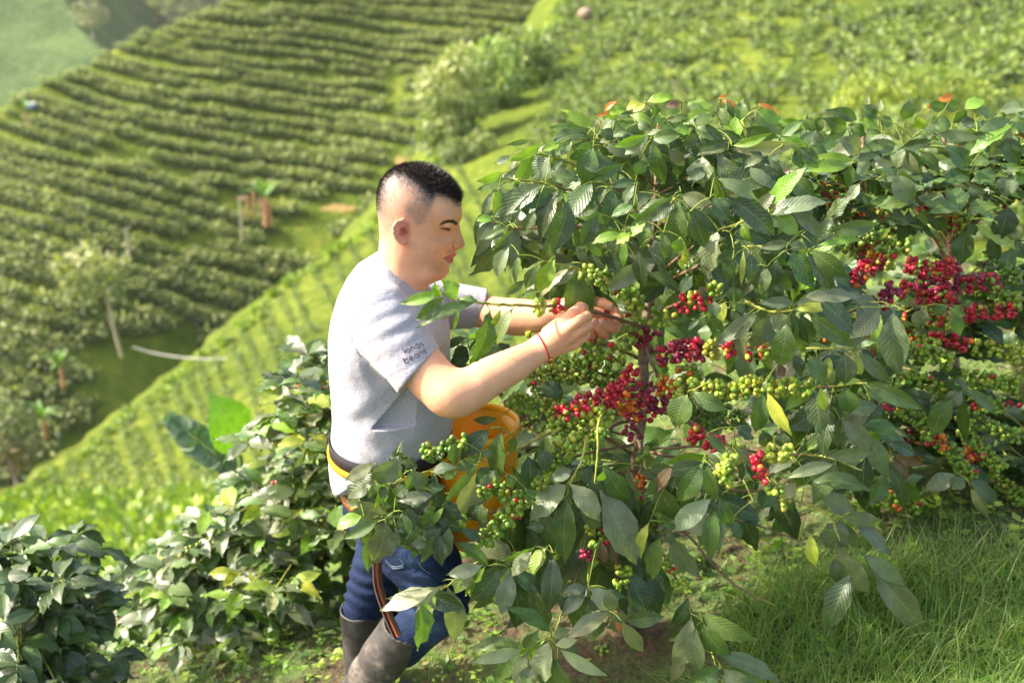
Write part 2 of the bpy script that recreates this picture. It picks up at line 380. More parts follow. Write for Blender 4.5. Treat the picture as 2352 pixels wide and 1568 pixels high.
def plant_many(name, src, items, label, cat, group, stuff_label, stuff_name, limit=300):
    """items: (P, scale, rot, apparent size): the largest become things, the rest one mass"""
    items = sorted(items, key=lambda q: -q[3]); meshes = [mesh_np(name, *s[:2], M['leaf_far'], s[2], link=False) for s in src]
    first = None
    for k, (P, s, r, a) in enumerate(items[:limit]):
        o = bpy.data.objects.new(name, meshes[k % len(meshes)]); COL.objects.link(o)
        o.location = P; o.scale = (s, s, s); o.rotation_euler = (0, 0, r); tag(o, label, cat, group)
    acc = Acc()
    for k, (P, s, r, a) in enumerate(items[limit:]):
        acc.add(*place(src[k % len(src)], P, s, r))
    o = acc.build(stuff_name, M['leaf_far'])
    if o: tag(o, stuff_label, cat, kind='stuff')
# hedge rows of the far hill
def inell(x, y, l): return any(((x - a) / c) ** 2 + ((y - b_) / d) ** 2 < 1 for a, b_, c, d in l)
gapsB = [(350, 850, 135, 70), (300, 900, 90, 90), (905, 205, 26, 60), (270, 365, 75, 28), (400, 410, 70, 16), (560, 470, 160, 14), (640, 560, 40, 40), (770, 480, 60, 32), (720, 545, 60, 60), (480, 560, 50, 14), (540, 830, 60, 60), (925, 362, 26, 26), (200, 1010, 60, 40), (880, 430, 40, 30), (60, 262, 30, 18), (120, 1090, 60, 40)]
items = []
rB = np.random.default_rng(5)
c_ = -260.0
while c_ < 1500:
    step = 19 + 29 * min(1, max(0, (c_ - 40) / 850)); c_ += step
    Bc = 120 + 70 * min(1, max(0, c_ / 900)); ph = rB.uniform(0, 6)
    x = -60 + rB.uniform(0, 20)
    while x < 1330:
        y = c_ - Bc * (max(0, 620 - x) / 620) ** 1.25 + .09 * max(0, x - 620) - 60 + 6 * math.sin(x / 90 + ph)
        w = 12.5 + 17 * min(1, max(0, (y - 150) / 750))
        if y > ridgeB(x) + 2 and y < 1260 and x < edgeA(y) - 4 and not inell(x, y, gapsB) and rB.random() > .06 + .08 * (math.sin(x / 47 + ph * 3) > .93):
            Yd = float(YB(np.array(x), np.array(y))); P = at(x, y, Yd); P[2] += .3 * float(vnoise(P[0], P[1], .15, 5)) - .1
            mmp = mm(x, y, Yd); s = w * mmp * 1.58 * rB.uniform(.85, 1.15)
            items.append((P, s, rB.uniform(-.3, .3) + (0 if rB.random() < .5 else math.pi), s / mmp))
        x += w * 1.25 * rB.uniform(.85, 1.15)
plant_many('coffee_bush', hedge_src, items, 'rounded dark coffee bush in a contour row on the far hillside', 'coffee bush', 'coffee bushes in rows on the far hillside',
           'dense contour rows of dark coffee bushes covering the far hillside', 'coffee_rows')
nB = len(items)
# young bushes on the bright near slope: rows in real ground directions
items = []
u = unit(np.array([.42, -.91])); vv = np.array([-u[1], u[0]])
rA = np.random.default_rng(6)
rowsA = []                                            # rows run down the slope from its skyline
yy_ = 1225.0
while yy_ > 330:
    x0 = float(edgeA(yy_)); f_ = min(1, max(0, (1200 - yy_) / 700)); rowsA.append((x0, yy_, .30 + .22 * f_)); yy_ -= (19 + 12 * f_)
_pts = []
for x0, y0, sl in rowsA:
    t_ = 2.0; ph = rA.uniform(0, 6)
    while y0 + t_ < 1330:
        x_ = x0 + 6 + sl * t_ + 5 * math.sin(t_ / 60 + ph); y_ = y0 + t_
        if x_ > 1180: break
        Yd = float(YA(np.array(x_), np.array(y_))); sz = 14 + 10 * min(1, max(0, (y_ - 500) / 600)); _pts.append((x_, y_, Yd, sz)); t_ += sz * .62 * rA.uniform(.8, 1.2)
u = np.array([.42, -.91]); vv = np.array([-u[1], u[0]])
for k in range(-95, 95):
    for j in range(-260, 60):
        w = np.array([-8., 32.]) + vv * (k * 2.0) + u * (j * .9)
        wx, wy = w + rA.normal(0, .22, 2) + vv * .25 * math.sin(j * .13 + k)
        if wy < 14 or wy > 150 or abs(wx) > wy * .62 + 2: continue
        items.append((wx, wy))
W2 = np.array(items); items = []
bA = BVHTree.FromPolygons([tuple(p) for p in GA.reshape(-1, 3)], [(i * GA.shape[1] + j, i * GA.shape[1] + j + 1, (i + 1) * GA.shape[1] + j + 1, (i + 1) * GA.shape[1] + j) for i in range(GA.shape[0] - 1) for j in range(3, GA.shape[1] - 1)])
for wx, wy in W2:
    h = bA.ray_cast(Vector((wx, wy, 60)), Vector((0, 0, -1)))[0]
    if h is None: continue
    qx, qy = pix(np.array(h))
    if not (-60 < qx < 2400 and -60 < qy < 1330) or qx < edgeA(qy): continue
    if qy > 360 and qx < 1180: continue
    if qy > 1140 - max(0, qx - 100) * .08 and qx < 700: continue
    if (qx - 1100) ** 2 / 150 ** 2 + (qy - 260) ** 2 / 130 ** 2 < 1: continue
    if qx > 1000 and rA.random() < .35 + .35 * (vnoise(wx, wy, .12, 9) > .2): continue
    s = rA.uniform(.95, 1.45) * (1.0 if qx < 900 else 1.0 + min(.9, (qx - 900) / 700)); items.append((np.array(h) - [0, 0, .05], s, rA.uniform(0, 6), s / mm(qx, qy, wy)))
for x_, y_, Yd, sz in _pts:
    if y_ > 1150 - max(0, x_ - 100) * .02 + 60 and x_ < 600: continue
    P = at(x_, y_, Yd); P[2] += .12 * float(vnoise(P[0], P[1], .5, 3)) - .05; k_ = mm(x_, y_, Yd); items.append((P, sz * k_ * 1.65 * rA.uniform(.85, 1.15), rA.uniform(0, 6), sz * 1.7))
nA = len(items); print('far bushes', nB, 'young', nA)
plant_many('young_coffee_bush', young_src, items, 'small young coffee bush planted in rows on the bright grassy slope', 'young coffee bush', 'young coffee bushes on the bright slope',
           'rows of small young coffee bushes dotting the bright grassy slope', 'young_coffee_rows')

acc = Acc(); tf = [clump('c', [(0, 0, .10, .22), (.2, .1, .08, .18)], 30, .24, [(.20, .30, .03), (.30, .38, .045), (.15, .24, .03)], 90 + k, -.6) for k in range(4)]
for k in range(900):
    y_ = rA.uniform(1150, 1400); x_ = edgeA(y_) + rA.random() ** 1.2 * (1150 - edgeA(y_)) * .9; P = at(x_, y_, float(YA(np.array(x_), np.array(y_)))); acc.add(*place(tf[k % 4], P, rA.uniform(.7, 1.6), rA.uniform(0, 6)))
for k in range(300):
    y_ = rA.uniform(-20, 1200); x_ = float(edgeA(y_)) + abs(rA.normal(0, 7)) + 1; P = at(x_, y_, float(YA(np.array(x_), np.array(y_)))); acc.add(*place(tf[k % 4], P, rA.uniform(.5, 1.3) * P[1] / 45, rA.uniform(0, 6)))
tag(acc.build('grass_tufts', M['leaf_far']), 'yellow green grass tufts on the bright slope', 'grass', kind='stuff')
# ------------------------------------------------------------------ far trees, banana plants, poles, hose, rock
def crown_tree(name, px_, py_, Y, hpx, blobs, trunk, cols, label, cat='tree', n=900, ls=.09, tc=(.30, .25, .19), group=None, seed=1, limbs=()):
    """blobs/trunk in photograph pixels relative to the base; built as a solid crown at its own distance"""
    base = at(px_, py_, Y); k = mm(px_, py_, Y); root = empty(name, base)
    tag(root, label, cat, group)
    r = np.random.default_rng(seed)
    bl = [(b0 * k, r.uniform(-.3, .3) * b3 * k, -b1 * k * 1.05, b3 * k) for b0, b1, b3 in blobs]
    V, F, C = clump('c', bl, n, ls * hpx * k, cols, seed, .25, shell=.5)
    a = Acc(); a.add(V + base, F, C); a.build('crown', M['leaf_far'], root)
    t = Acc()
    for tr in (trunk,) + tuple(limbs):
        P = np.array([[q[0] * k, 0.02 * i, -q[1] * k * 1.05] for i, q in enumerate(tr)]) + base; rr = np.array([q[2] * k for q in tr])
        n_ = 8; tt = np.linspace(0, len(tr) - 1, n_); tube(t, smooth_path(P, n_), np.interp(tt, range(len(tr)), rr), tc, 6, .08)
    t.build('trunk', M['twig'], root); return root
g1_ = [(.13, .18, .045), (.19, .25, .06), (.26, .30, .09), (.34, .36, .13)]
g2_ = [(.12, .20, .04), (.20, .30, .06), (.28, .38, .08)]
dk_ = [(.08, .12, .03), (.14, .18, .05), (.20, .24, .07)]
br_ = [(.28, .20, .10), (.20, .17, .08), (.14, .13, .06)]
crown_tree('broadleaf_tree', 1035, 370, 84, 230, [(-5, -90, 62), (-15, -160, 58), (30, -210, 45), (45, -130, 50), (-30, -45, 40), (20, -60, 45)], ((0, 10, 6), (-3, -60, 5), (-10, -150, 3)), g1_,
           'tall pale green leafy tree at the left front of the gully grove', n=2600, ls=.075, seed=3, limbs=(((-3, -60, 4), (25, -130, 2)),))
crown_tree('broadleaf_tree', 1120, 330, 92, 200, [(0, -80, 55), (30, -120, 50), (-25, -150, 45), (15, -190, 42), (50, -70, 40)], ((0, 10, 5), (4, -80, 4), (10, -150, 2)), dk_ + g2_,
           'darker shaded tree in the middle of the gully grove', n=2200, ls=.075, seed=4)
crown_tree('broadleaf_tree', 1205, 270, 98, 200, [(0, -110, 55), (-15, -150, 48), (35, -80, 50), (40, -140, 35), (10, -50, 45)], ((0, 10, 5), (0, -80, 4), (4, -140, 2)), g2_ + g1_[:2],
           'fresh green round tree at the right end of the gully grove', n=2200, ls=.075, seed=5)
crown_tree('broadleaf_tree', 1075, 395, 78, 120, [(0, -40, 40), (-35, -45, 32), (30, -60, 35)], ((0, 5, 3), (0, -30, 2), (2, -50, 1)), dk_, 'low dark bushy tree at the foot of the gully grove', n=1100, ls=.11, seed=6)
crown_tree('slender_tree', 280, 820, 60, 260, [(-60, -170, 42), (-20, -200, 36), (10, -170, 30), (-95, -205, 30), (-45, -235, 26), (25, -215, 24), (-80, -150, 26)], ((0, 0, 4), (-7, -60, 3.8), (-12, -120, 3.2), (-14, -170, 2)), [(.16, .20, .06), (.26, .29, .09), (.36, .37, .14)],
           'slender tree with a bare pale trunk and sparse yellow crown', n=1100, ls=.055, tc=(.40, .34, .26), seed=8, limbs=(((-14, -150, 4), (10, -165, 3), (22, -185, 2)),))
crown_tree('broadleaf_tree', 35, 1110, 50, 220, [(-10, -180, 45), (25, -160, 40), (0, -120, 45), (45, -95, 35), (-30, -90, 45), (10, -60, 35)], ((5, 0, 6), (0, -60, 5), (-8, -130, 4)), br_ + dk_, 'half bare tree with reddish brown top at the left edge', n=1300, ls=.06, tc=(.34, .27, .2), seed=9)
crown_tree('broadleaf_tree', 215, 90, 290, 90, [(0, -45, 28), (-22, -55, 24), (24, -50, 22), (4, -75, 20)], ((0, 0, 3), (0, -30, 2), (0, -50, 1)), [(.25, .26, .12), (.19, .2, .1)], 'pale spreading tree on the distant wooded slope', n=900, ls=.08, seed=12)
crown_tree('roadside_shrub', 2090, 240, 44, 120, [(-110, -25, 45), (-40, -45, 45), (30, -50, 45), (100, -40, 40), (150, -20, 35), (-150, -5, 30)], ((0, 5, 3), (0, -20, 2), (2, -35, 1)), [(.26, .33, .03), (.34, .38, .05), (.18, .26, .03)],
           'wide yellow green shrub behind the tops of the right hand coffee bushes', 'shrub', n=2600, ls=.09, seed=14)
for q, (x_, y_, Y_, s_) in enumerate([(170, 200, 330, 18), (60, 120, 300, 15), (300, 60, 420, 22), (340, 90, 420, 20), (400, 60, 430, 22), (450, 30, 440, 20), (270, 110, 410, 18)][2:]):
    crown_tree('distant_tree', x_, y_, Y_, s_ * 3, [(0, -s_, s_), (s_ * .8, -s_ * .7, s_ * .8), (-s_ * .8, -s_ * .8, s_ * .8)], ((0, 0, 2), (0, -8, 1.5), (0, -15, 1)), [(.13, .15, .09), (.09, .11, .06)],
               'grey green tree on the hazy wooded slope beyond the ridge', n=400, ls=.13, seed=60 + q, group='trees on the hazy distant slope')
# two hazy woods on the distant slopes as masses
acc = Acc(); rr = np.random.default_rng(15)
fh = tps([(a / 1000, b / 1000) for a, b, c in [(200, 0, 430), (500, 0, 480), (400, 150, 400), (700, -100, 520), (200, -150, 480), (250, 300, 380), (800, 200, 450)]], np.log([430, 480, 400, 520, 480, 380, 450]))
for k in range(420):
    x_, y_ = rr.uniform(170, 560), rr.uniform(-60, 150)
    if y_ > ridgeB(x_) + 10: continue
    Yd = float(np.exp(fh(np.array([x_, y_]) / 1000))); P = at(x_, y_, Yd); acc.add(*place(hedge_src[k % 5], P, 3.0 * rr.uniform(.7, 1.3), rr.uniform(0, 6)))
tag(acc.build('distant_wood', M['leaf_far']), 'hazy wood covering the distant slope at the top left', 'wood', kind='stuff')

def banana(px_, py_, Y, hpx, label, seed, trunkc=(.34, .17, .10), nl=9, col=(.13, .26, .04)):
    base = at(px_, py_, Y); k = mm(px_, py_, Y); h = hpx * k; root = empty('banana_plant', base); tag(root, label, 'banana plant')
    t = Acc(); tube(t, smooth_path([base, base + [0.02 * h, 0, .3 * h], base + [0, 0, .55 * h]], 6), [.06 * h, .055 * h, .05 * h, .045 * h, .04 * h, .03 * h], trunkc, 7); t.build('trunk', M['twig'], root)
    r = np.random.default_rng(seed)
    for q in range(nl):
        a = q * 6.28 / nl + r.uniform(-.3, .3); el = r.uniform(.1, 1.1); L = h * r.uniform(.42, .62)
        l = Acc(); d = np.array([math.cos(a) * math.cos(el), math.sin(a) * math.cos(el), math.sin(el)])
        b0 = base + [0, 0, .55 * h]; leaves(l, [b0], [b0 + d * L], .20 * L, [np.array([-d[0] * .6, -d[1] * .6, 1])], np.array([col]) * r.uniform(.7, 1.3), .18, .25, .03)
        l.build('leaf', M['leaf_far'], root)
banana(612, 520, 78, 115, 'banana plant with bright leaves beside the reddish dry stems', 1)
banana(147, 890, 56, 95, 'small banana plant below the slender pale tree', 2)
banana(107, 1010, 52, 95, 'banana plant low on the hillside at the left edge', 3)
banana(62, 285, 100, 55, 'small bright banana plant on the hill crest at the left', 4)
# dry hanging banana stems
root = empty('dry_stems', at(590, 505, 79)); tag(root, 'cluster of dry reddish brown banana stems by the bright banana plant', 'dry stems')
for q, (x0, y0, x1, y1, w) in enumerate([(568, 448, 562, 500, 5), (582, 440, 580, 505, 5), (596, 452, 600, 500, 5), (612, 455, 622, 520, 6), (574, 462, 545, 455, 4), (604, 470, 590, 455, 4)]):
    a = Acc(); tube(a, smooth_path([at(x0, y0, 79), at((x0 + x1) / 2 + 3, (y0 + y1) / 2, 78.8), at(x1, y1, 79)], 6), w * .6 * mm(x0, y0, 79), (.42, .22, .13), 6, .2); child_at(a.build('stem', M['twig'], None), root)
for (P0, P1, Y, w, lb) in [((556, 552), (549, 450), 76, 2.8, 'bare pale pole left of the banana plant'), ((297, 598), (289, 520), 74, 2.6, 'bare pale pole above the slender tree')]:
    root = empty('bare_pole', at(*P0, Y)); tag(root, lb, 'pole'); a = Acc()
    tube(a, smooth_path([at(*P0, Y), at((P0[0] + P1[0]) / 2 + 1, (P0[1] + P1[1]) / 2, Y), at(*P1, Y)], 6), np.array([1, .95, .9, .85, .8, .6]) * w * mm(*P0, Y), (.42, .36, .28), 6, .1); a.build('shaft', M['twig'], root)
    a = Acc(); tube(a, [at(P1[0], P1[1] + 14, Y), at(P1[0] + 7, P1[1] + 4, Y), at(P1[0] + 10, P1[1] - 3, Y)], w * .5 * mm(*P0, Y), (.5, .42, .33), 6); a.build('stub', M['twig'], root)
m, nt, b = newmat('pale hose'); b.inputs['Base Color'].default_value = (.62, .58, .50, 1); b.inputs['Roughness'].default_value = .4
a = Acc(); tube(a, smooth_path([at(305, 797, 45), at(350, 810, 45), at(410, 820, 44.8), at(470, 824, 44.6), at(512, 824, 44.5), at(540, 822, 44.5)], 24), 1.8 * mm(400, 810, 45), (.6, .56, .5), 8)
tag(a.build('water_hose', m), 'pale sagging hose strung across the valley', 'hose')
# bare red earth and the rock
def rockmesh(name, px_, py_, Y, rx, ry, mat, label, cat, seed=1):
    r = np.random.default_rng(seed); V = SV.copy(); n = 1 + .18 * r.normal(size=len(V)); n[:8] = n[0]; n[-8:] = n[-1]
    k = mm(px_, py_, Y); V = V * n[:, None] * np.array([rx, (rx + ry) / 2, ry]) * k + at(px_, py_, Y)
    return tag(mesh_np(name, V, SF, mat), label, cat)
M['rock'] = plain_material('pale rock', (.16, .11, .08), (.38, .29, .22), 1.2, .9, .2, (.6, .2))
rockmesh('boulder', 1346, 34, 112, 19, 15, M['rock'], 'pale rounded boulder high on the green slope', 'boulder')
M['earth'] = plain_material('red earth', (.16, .20, .04), (.42, .22, .11), .9, .95, .1, (.5, .3))
for q, (x_, y_, Yd, a_, b2, lb) in enumerate([(925, 368, 110, 17, 12, 'red'), (775, 478, 100, 40, 9, 'b')]):
    tt = np.linspace(0, 6.28, 15)[:-1]; rad = np.random.default_rng(q).uniform(.75, 1.2, 14)
    pts = [(x_ + math.cos(t_) * a_ * r_, y_ + math.sin(t_) * b2 * r_) for t_, r_ in zip(tt, rad)]
    V = [at(x_, y_, float(YB(np.array(float(x_)), np.array(float(y_)))) * .985)] + [at(p_, q_, float(YB(np.array(p_), np.array(q_))) * .985) for p_, q_ in pts]
    tag(mesh_np('bare_earth', V, [[0, i + 1, (i + 1) % 14 + 1] for i in range(14)], M['earth']), kind='structure')
# a small white farm shed roof on the crest
root = empty('farm_shed', at(70, 245, 118)); tag(root, 'tiny white and blue farm shed on the far crest at the left', 'shed')
k = mm(70, 245, 118); P0 = at(70, 247, 118)
def box(name, c, s, mat, parent):
    V = np.array([[x, y, z] for x in (-1, 1) for y in (-1, 1) for z in (-1, 1)]) * np.array(s) / 2 + c
    F = [[0, 1, 3, 2], [4, 6, 7, 5], [0, 4, 5, 1], [2, 3, 7, 6], [0, 2, 6, 4], [1, 5, 7, 3]]
    o = mesh_np(name, V, F, mat, smooth=False); child_at(o, parent); return o
M['white'] = plain_material('whitewash', (.7, .7, .68), (.8, .8, .8), 2, .8, .2, None)
M['blue'] = plain_material('blue paint', (.15, .35, .6), (.2, .42, .68), 2, .6, .3, None)
box('wall', P0 + [0, 0, 4 * k], (22 * k, 12 * k, 8 * k), M['blue'], root); box('roof', P0 + [0, 0, 9.2 * k], (26 * k, 16 * k, 2.2 * k), M['white'], root); box('door', P0 + [2 * k, -6.3 * k, 3 * k], (4 * k, .8 * k, 6 * k), M['white'], root)
# ------------------------------------------------------------------ the person
def smin(a, b, k):
    h = np.clip(.5 + .5 * (b - a) / k, 0, 1); return b + (a - b) * h - k * h * (1 - h)
class Field:
    """a signed distance field on a grid; shapes are blended in, the skin is drawn at zero"""
    def __init__(s, lo, hi, h):
        s.lo = np.array(lo, float); s.h = h; s.n = np.ceil((np.array(hi) - s.lo) / h).astype(int) + 1
        s.F = np.full(s.n, .2, np.float32)
    def sub(s, lo, hi):
        a = np.clip(((np.array(lo) - s.lo) / s.h).astype(int) - 1, 0, s.n - 2); b = np.clip(((np.array(hi) - s.lo) / s.h).astype(int) + 2, a + 1, s.n)
        g = [s.lo[i] + s.h * np.arange(a[i], b[i]) for i in range(3)]
        return (slice(a[0], b[0]), slice(a[1], b[1]), slice(a[2], b[2])), g[0][:, None, None], g[1][None, :, None], g[2][None, None, :]
    def blend(s, sl, f, k, op='add'):
        f = f.astype(np.float32)
        if op == 'add': s.F[sl] = smin(s.F[sl], f, k) if k > 0 else np.minimum(s.F[sl], f)
        else: s.F[sl] = -smin(-s.F[sl], f, max(k, 1e-4))          # carve: max(F, -f)
    def cone(s, a, b, ra, rb, k=.01, op='add', sq=None):
        a = np.array(a, float); b = np.array(b, float); m = max(ra, rb) + k * 1.5 + .004
        sl, x, y, z = s.sub(np.minimum(a, b) - m, np.maximum(a, b) + m); ab = b - a; L = (ab ** 2).sum() + 1e-12
        t = np.clip(((x - a[0]) * ab[0] + (y - a[1]) * ab[1] + (z - a[2]) * ab[2]) / L, 0, 1)
        d = np.sqrt((x - a[0] - t * ab[0]) ** 2 + (y - a[1] - t * ab[1]) ** 2 + (z - a[2] - t * ab[2]) ** 2) - (ra + t * (rb - ra))
        s.blend(sl, d, k, op)
    def ell(s, c, r, k=.01, op='add', rot=None):
        c = np.array(c, float); r = np.array(r, float); m = r.max() + k * 1.5 + .004
        sl, x, y, z = s.sub(c - m, c + m); x = x - c[0]; y = y - c[1]; z = z - c[2]
        if rot is not None: x, y, z = (rot[i][0] * x + rot[i][1] * y + rot[i][2] * z for i in range(3))
        q = np.sqrt((x / r[0]) ** 2 + (y / r[1]) ** 2 + (z / r[2]) ** 2); s.blend(sl, (q - 1) * r.min(), k, op)
    def chain(s, pts, k=.012, n=None):               # pts: (px, py, Y, r_px); a smooth limb, then blended in as one shape
        w = np.array([list(at(p[0], p[1], p[2])) + [p[3] * mm(p[0], p[1], p[2])] for p in pts])
        q = smooth_path(w, max((len(w) - 1) * 5 + 1, 3)) if len(w) > 2 else smooth_path(w, 3)
        m = q[:, 3].max() + k * 1.5 + .004; sl, x, y, z = s.sub(q[:, :3].min(0) - m, q[:, :3].max(0) + m); f = None
        for a, b in zip(q[:-1], q[1:]):
            ab = b[:3] - a[:3]; L = (ab ** 2).sum() + 1e-12
            t = np.clip(((x - a[0]) * ab[0] + (y - a[1]) * ab[1] + (z - a[2]) * ab[2]) / L, 0, 1)
            d = np.sqrt((x - a[0] - t * ab[0]) ** 2 + (y - a[1] - t * ab[1]) ** 2 + (z - a[2] - t * ab[2]) ** 2) - (a[3] + t * (b[3] - a[3]))
            f = d if f is None else np.minimum(f, d)
        s.blend(sl, f, k)
    def outline(s, poly, Yp, Tc, Rc, k=.01, extra=None, shear=None):
        """a body seen from the side: outline at its middle plane, half width and roundness given at control points"""
        poly = np.array(poly, float); Wp = ats(poly[:, 0], poly[:, 1], Yp)[:, [0, 2]]
        fT = tps(np.array(Tc, float)[:, :2] / 100, np.array(Tc, float)[:, 2]); fR = tps(np.array(Rc, float)[:, :2] / 100, np.array(Rc, float)[:, 2])
        lo, hi = Wp.min(0) - .03, Wp.max(0) + .03; tm = np.array(Tc)[:, 2].max() * .0013 + .02
        sl, x, y, z = s.sub((lo[0], Yp - tm, lo[1]), (hi[0], Yp + tm, hi[1]))
        X, Z = np.broadcast_arrays(x[:, 0, :], z[:, 0, :]) if False else np.broadcast_arrays(x[:, :, 0], z[0, :, :])
        P = np.stack([X, Z], -1).reshape(-1, 2); d = np.full(len(P), 9.); ins = np.zeros(len(P), bool)
        for a, b in zip(Wp, np.roll(Wp, -1, 0)):
            ab = b - a; t = np.clip(((P - a) @ ab) / (ab @ ab + 1e-12), 0, 1); d = np.minimum(d, np.hypot(*(P - a - t[:, None] * ab).T))
            c = ((a[1] > P[:, 1]) != (b[1] > P[:, 1])); ins ^= c & (P[:, 0] < ab[0] * (P[:, 1] - a[1]) / (ab[1] if ab[1] else 1e-12) + a[0])
        d = np.where(ins, d, -d).reshape(X.shape); U_, V_ = pix(np.stack([X, Yp + 0 * X, Z], -1)); Q = np.stack([U_, V_], -1) / 100
        T = np.clip(fT(Q), 3, 400); Rr = np.clip(fR(Q), 4, 400)
        if extra is not None: T = T + extra(U_, V_, T)
        T = np.clip(T, 1.5, 400) * .001; Rr = Rr * .001
        e = np.clip(1 - d / Rr, 0, None) ** 2
        yy = np.abs(y - Yp)
        f = (np.sqrt(e[:, None, :] + (yy / T[:, None, :]) ** 2) - 1) * np.minimum(T, Rr)[:, None, :]
        s.blend(sl, f, k)
    def plane_cut(s, p, n, lo=None, hi=None):        # keep the side where (x-p).n < 0
        n = unit(n); sl, x, y, z = s.sub(s.lo if lo is None else lo, s.lo + s.n * s.h if hi is None else hi)
        f = (x - p[0]) * n[0] + (y - p[1]) * n[1] + (z - p[2]) * n[2]; s.F[sl] = np.maximum(s.F[sl], f.astype(np.float32))
    def mesh(s, smooth=1):
        F = s.F; S = F < 0; n = F.shape
        c = S[:-1, :-1, :-1].astype(np.uint8)
        for i in (0, 1):
            for j in (0, 1):
                for k in (0, 1):
                    if i or j or k: c = c + S[i:n[0] - 1 + i, j:n[1] - 1 + j, k:n[2] - 1 + k]
        I = np.argwhere((c > 0) & (c < 8)); idx = np.full(c.shape, -1, np.int32); idx[tuple(I.T)] = np.arange(len(I))
        acc = np.zeros((len(I), 3)); cnt = np.zeros(len(I))
        for ax in range(3):
            o = [a for a in range(3) if a != ax]
            for p in (0, 1):
                for q in (0, 1):
                    o1 = np.zeros(3, int); o1[o[0]] = p; o1[o[1]] = q; A = I + o1; e = np.zeros(3, int); e[ax] = 1; Bc = A + e
                    fa = F[tuple(A.T)]; fb = F[tuple(Bc.T)]; m = (fa < 0) != (fb < 0); t = np.where(m, fa / np.where(m, fa - fb, 1), 0)
                    P = A + t[:, None] * e; acc[m] += P[m]; cnt[m] += 1
        V = s.lo + s.h * acc / cnt[:, None]; Q = []
        for ax in range(3):
            o = [a for a in range(3) if a != ax]; a0 = [slice(1, n[i] - 1) for i in range(3)]; a1 = list(a0); a0[ax] = slice(0, n[ax] - 1); a1[ax] = slice(1, n[ax])
            A = S[tuple(a0)]; B = S[tuple(a1)]
            for sgn in (0, 1):
                E = np.argwhere((A & ~B) if sgn == 0 else (~A & B)); 
                E = E + np.array([0 if i == ax else 1 for i in range(3)])
                def g(p, q):
                    D = E.copy(); D[:, o[0]] -= p; D[:, o[1]] -= q; return idx[tuple(D.T)]
                q4 = np.stack([g(1, 1), g(0, 1), g(0, 0), g(1, 0)], 1)
                if (ax == 1) ^ (sgn == 1): q4 = q4[:, ::-1]
                Q.append(q4)
        Q = np.concatenate(Q); Q = Q[(Q >= 0).all(1)]
        for _ in range(smooth):                      # relax
            W = np.zeros_like(V); ct = np.zeros(len(V))
            for a in range(4):
                b_ = (a + 1) % 4
                for d_ in range(3): W[:, d_] += np.bincount(Q[:, a], V[Q[:, b_], d_], len(V)) + np.bincount(Q[:, b_], V[Q[:, a], d_], len(V))
                ct += np.bincount(Q[:, a], minlength=len(V)) + np.bincount(Q[:, b_], minlength=len(V))
            V = .5 * V + .5 * W / np.maximum(ct, 1)[:, None]
        return V, Q
def poly_sd(poly, U_, V_):                           # signed distance in pixels, positive inside
    poly = np.array(poly, float); P = np.stack([U_, V_], -1); d = np.full(len(P), 1e9); ins = np.zeros(len(P), bool)
    for a, b in zip(poly, np.roll(poly, -1, 0)):
        ab = b - a; t = np.clip(((P - a) @ ab) / (ab @ ab + 1e-12), 0, 1); d = np.minimum(d, np.hypot(*(P - a - t[:, None] * ab).T))
        c = ((a[1] > P[:, 1]) != (b[1] > P[:, 1])); ins ^= c & (P[:, 0] < ab[0] * (P[:, 1] - a[1]) / (ab[1] if ab[1] else 1e-12) + a[0])
    return np.where(ins, d, -d)
def line_d(pl, U_, V_):
    P = np.stack([U_, V_], -1); d = np.full(len(P), 1e9)
    for a, b in zip(np.array(pl[:-1], float), np.array(pl[1:], float)):
        ab = b - a; t = np.clip(((P - a) @ ab) / (ab @ ab), 0, 1); d = np.minimum(d, np.hypot(*(P - a - t[:, None] * ab).T))
    return d
sst = lambda x, a, b: (lambda t: t * t * (3 - 2 * t))(np.clip((x - a) / (b - a), 0, 1))

YH = 2.27                                            # the middle plane of the head
H3 = .0026
lo = at(850, 1000, 2.0); 
bd = Field((-.36, 1.90, 1.02), (.34, 2.56, 1.80), H3)
HEAD = [(1057,462),(1060,473),(1061,484),(1061.5,495),(1060,503),(1056,510),(1055,515),(1057,524),(1060,537),(1064.5,549),(1067.5,558),(1068,563),(1065,568.5),(1057,571),(1049,573),
        (1048,578),(1049.5,584),(1047,588),(1040,591.5),(1041.5,596),(1041,601),(1036,606),(1032,611),(1032,618),(1031.5,626),(1026,634),(1014,641),(1000,645),(990,650),(978,662),(970,690),(965,730),(880,740),(868,700),(866,640),(867,600),(869,575),
        (872,550),(871,520),(868,492),(866.5,465),(868,440),(876,416),(890,398),(908,386),(930,379),(952,377),(975,380),(1000,390),(1022,405),(1040,424),(1051,444)]
TH = [(950,395,62),(900,420,62),(1000,412,60),(955,450,74),(900,470,74),(1010,450,66),(1040,460,56),(880,500,68),(950,490,77),(1010,490,66),(1045,490,54),
      (1055,516,9),(1050,517,17),(1042,512,42),(1040,522,33),(1030,520,38),(1018,517,47),(1005,518,60),(985,530,70),(960,530,75),(925,530,75),(885,540,66),
      (1060,550,8),(1054,548,13),(1047,546,22),(1038,545,36),(1022,545,50),(1000,548,64),(1060,562,12),(1053,563,16.5),(1046,563,19),(1040,563,25),(1032,562,36),(1015,565,53),(990,565,66),(955,565,72),
      (1043,578,16),(1034,578,26),(1022,580,40),(1005,582,54),(980,588,62),(950,590,65),(900,590,62),(1040,592,14),(1034,594,24),(1022,594,36),(1030,608,24),(1020,612,34),(1026,622,24),(1012,622,40),(995,618,56),(970,615,59),(1005,635,46),(985,640,56),
      (930,620,64),(880,620,60),(950,680,60),(890,690,66)]
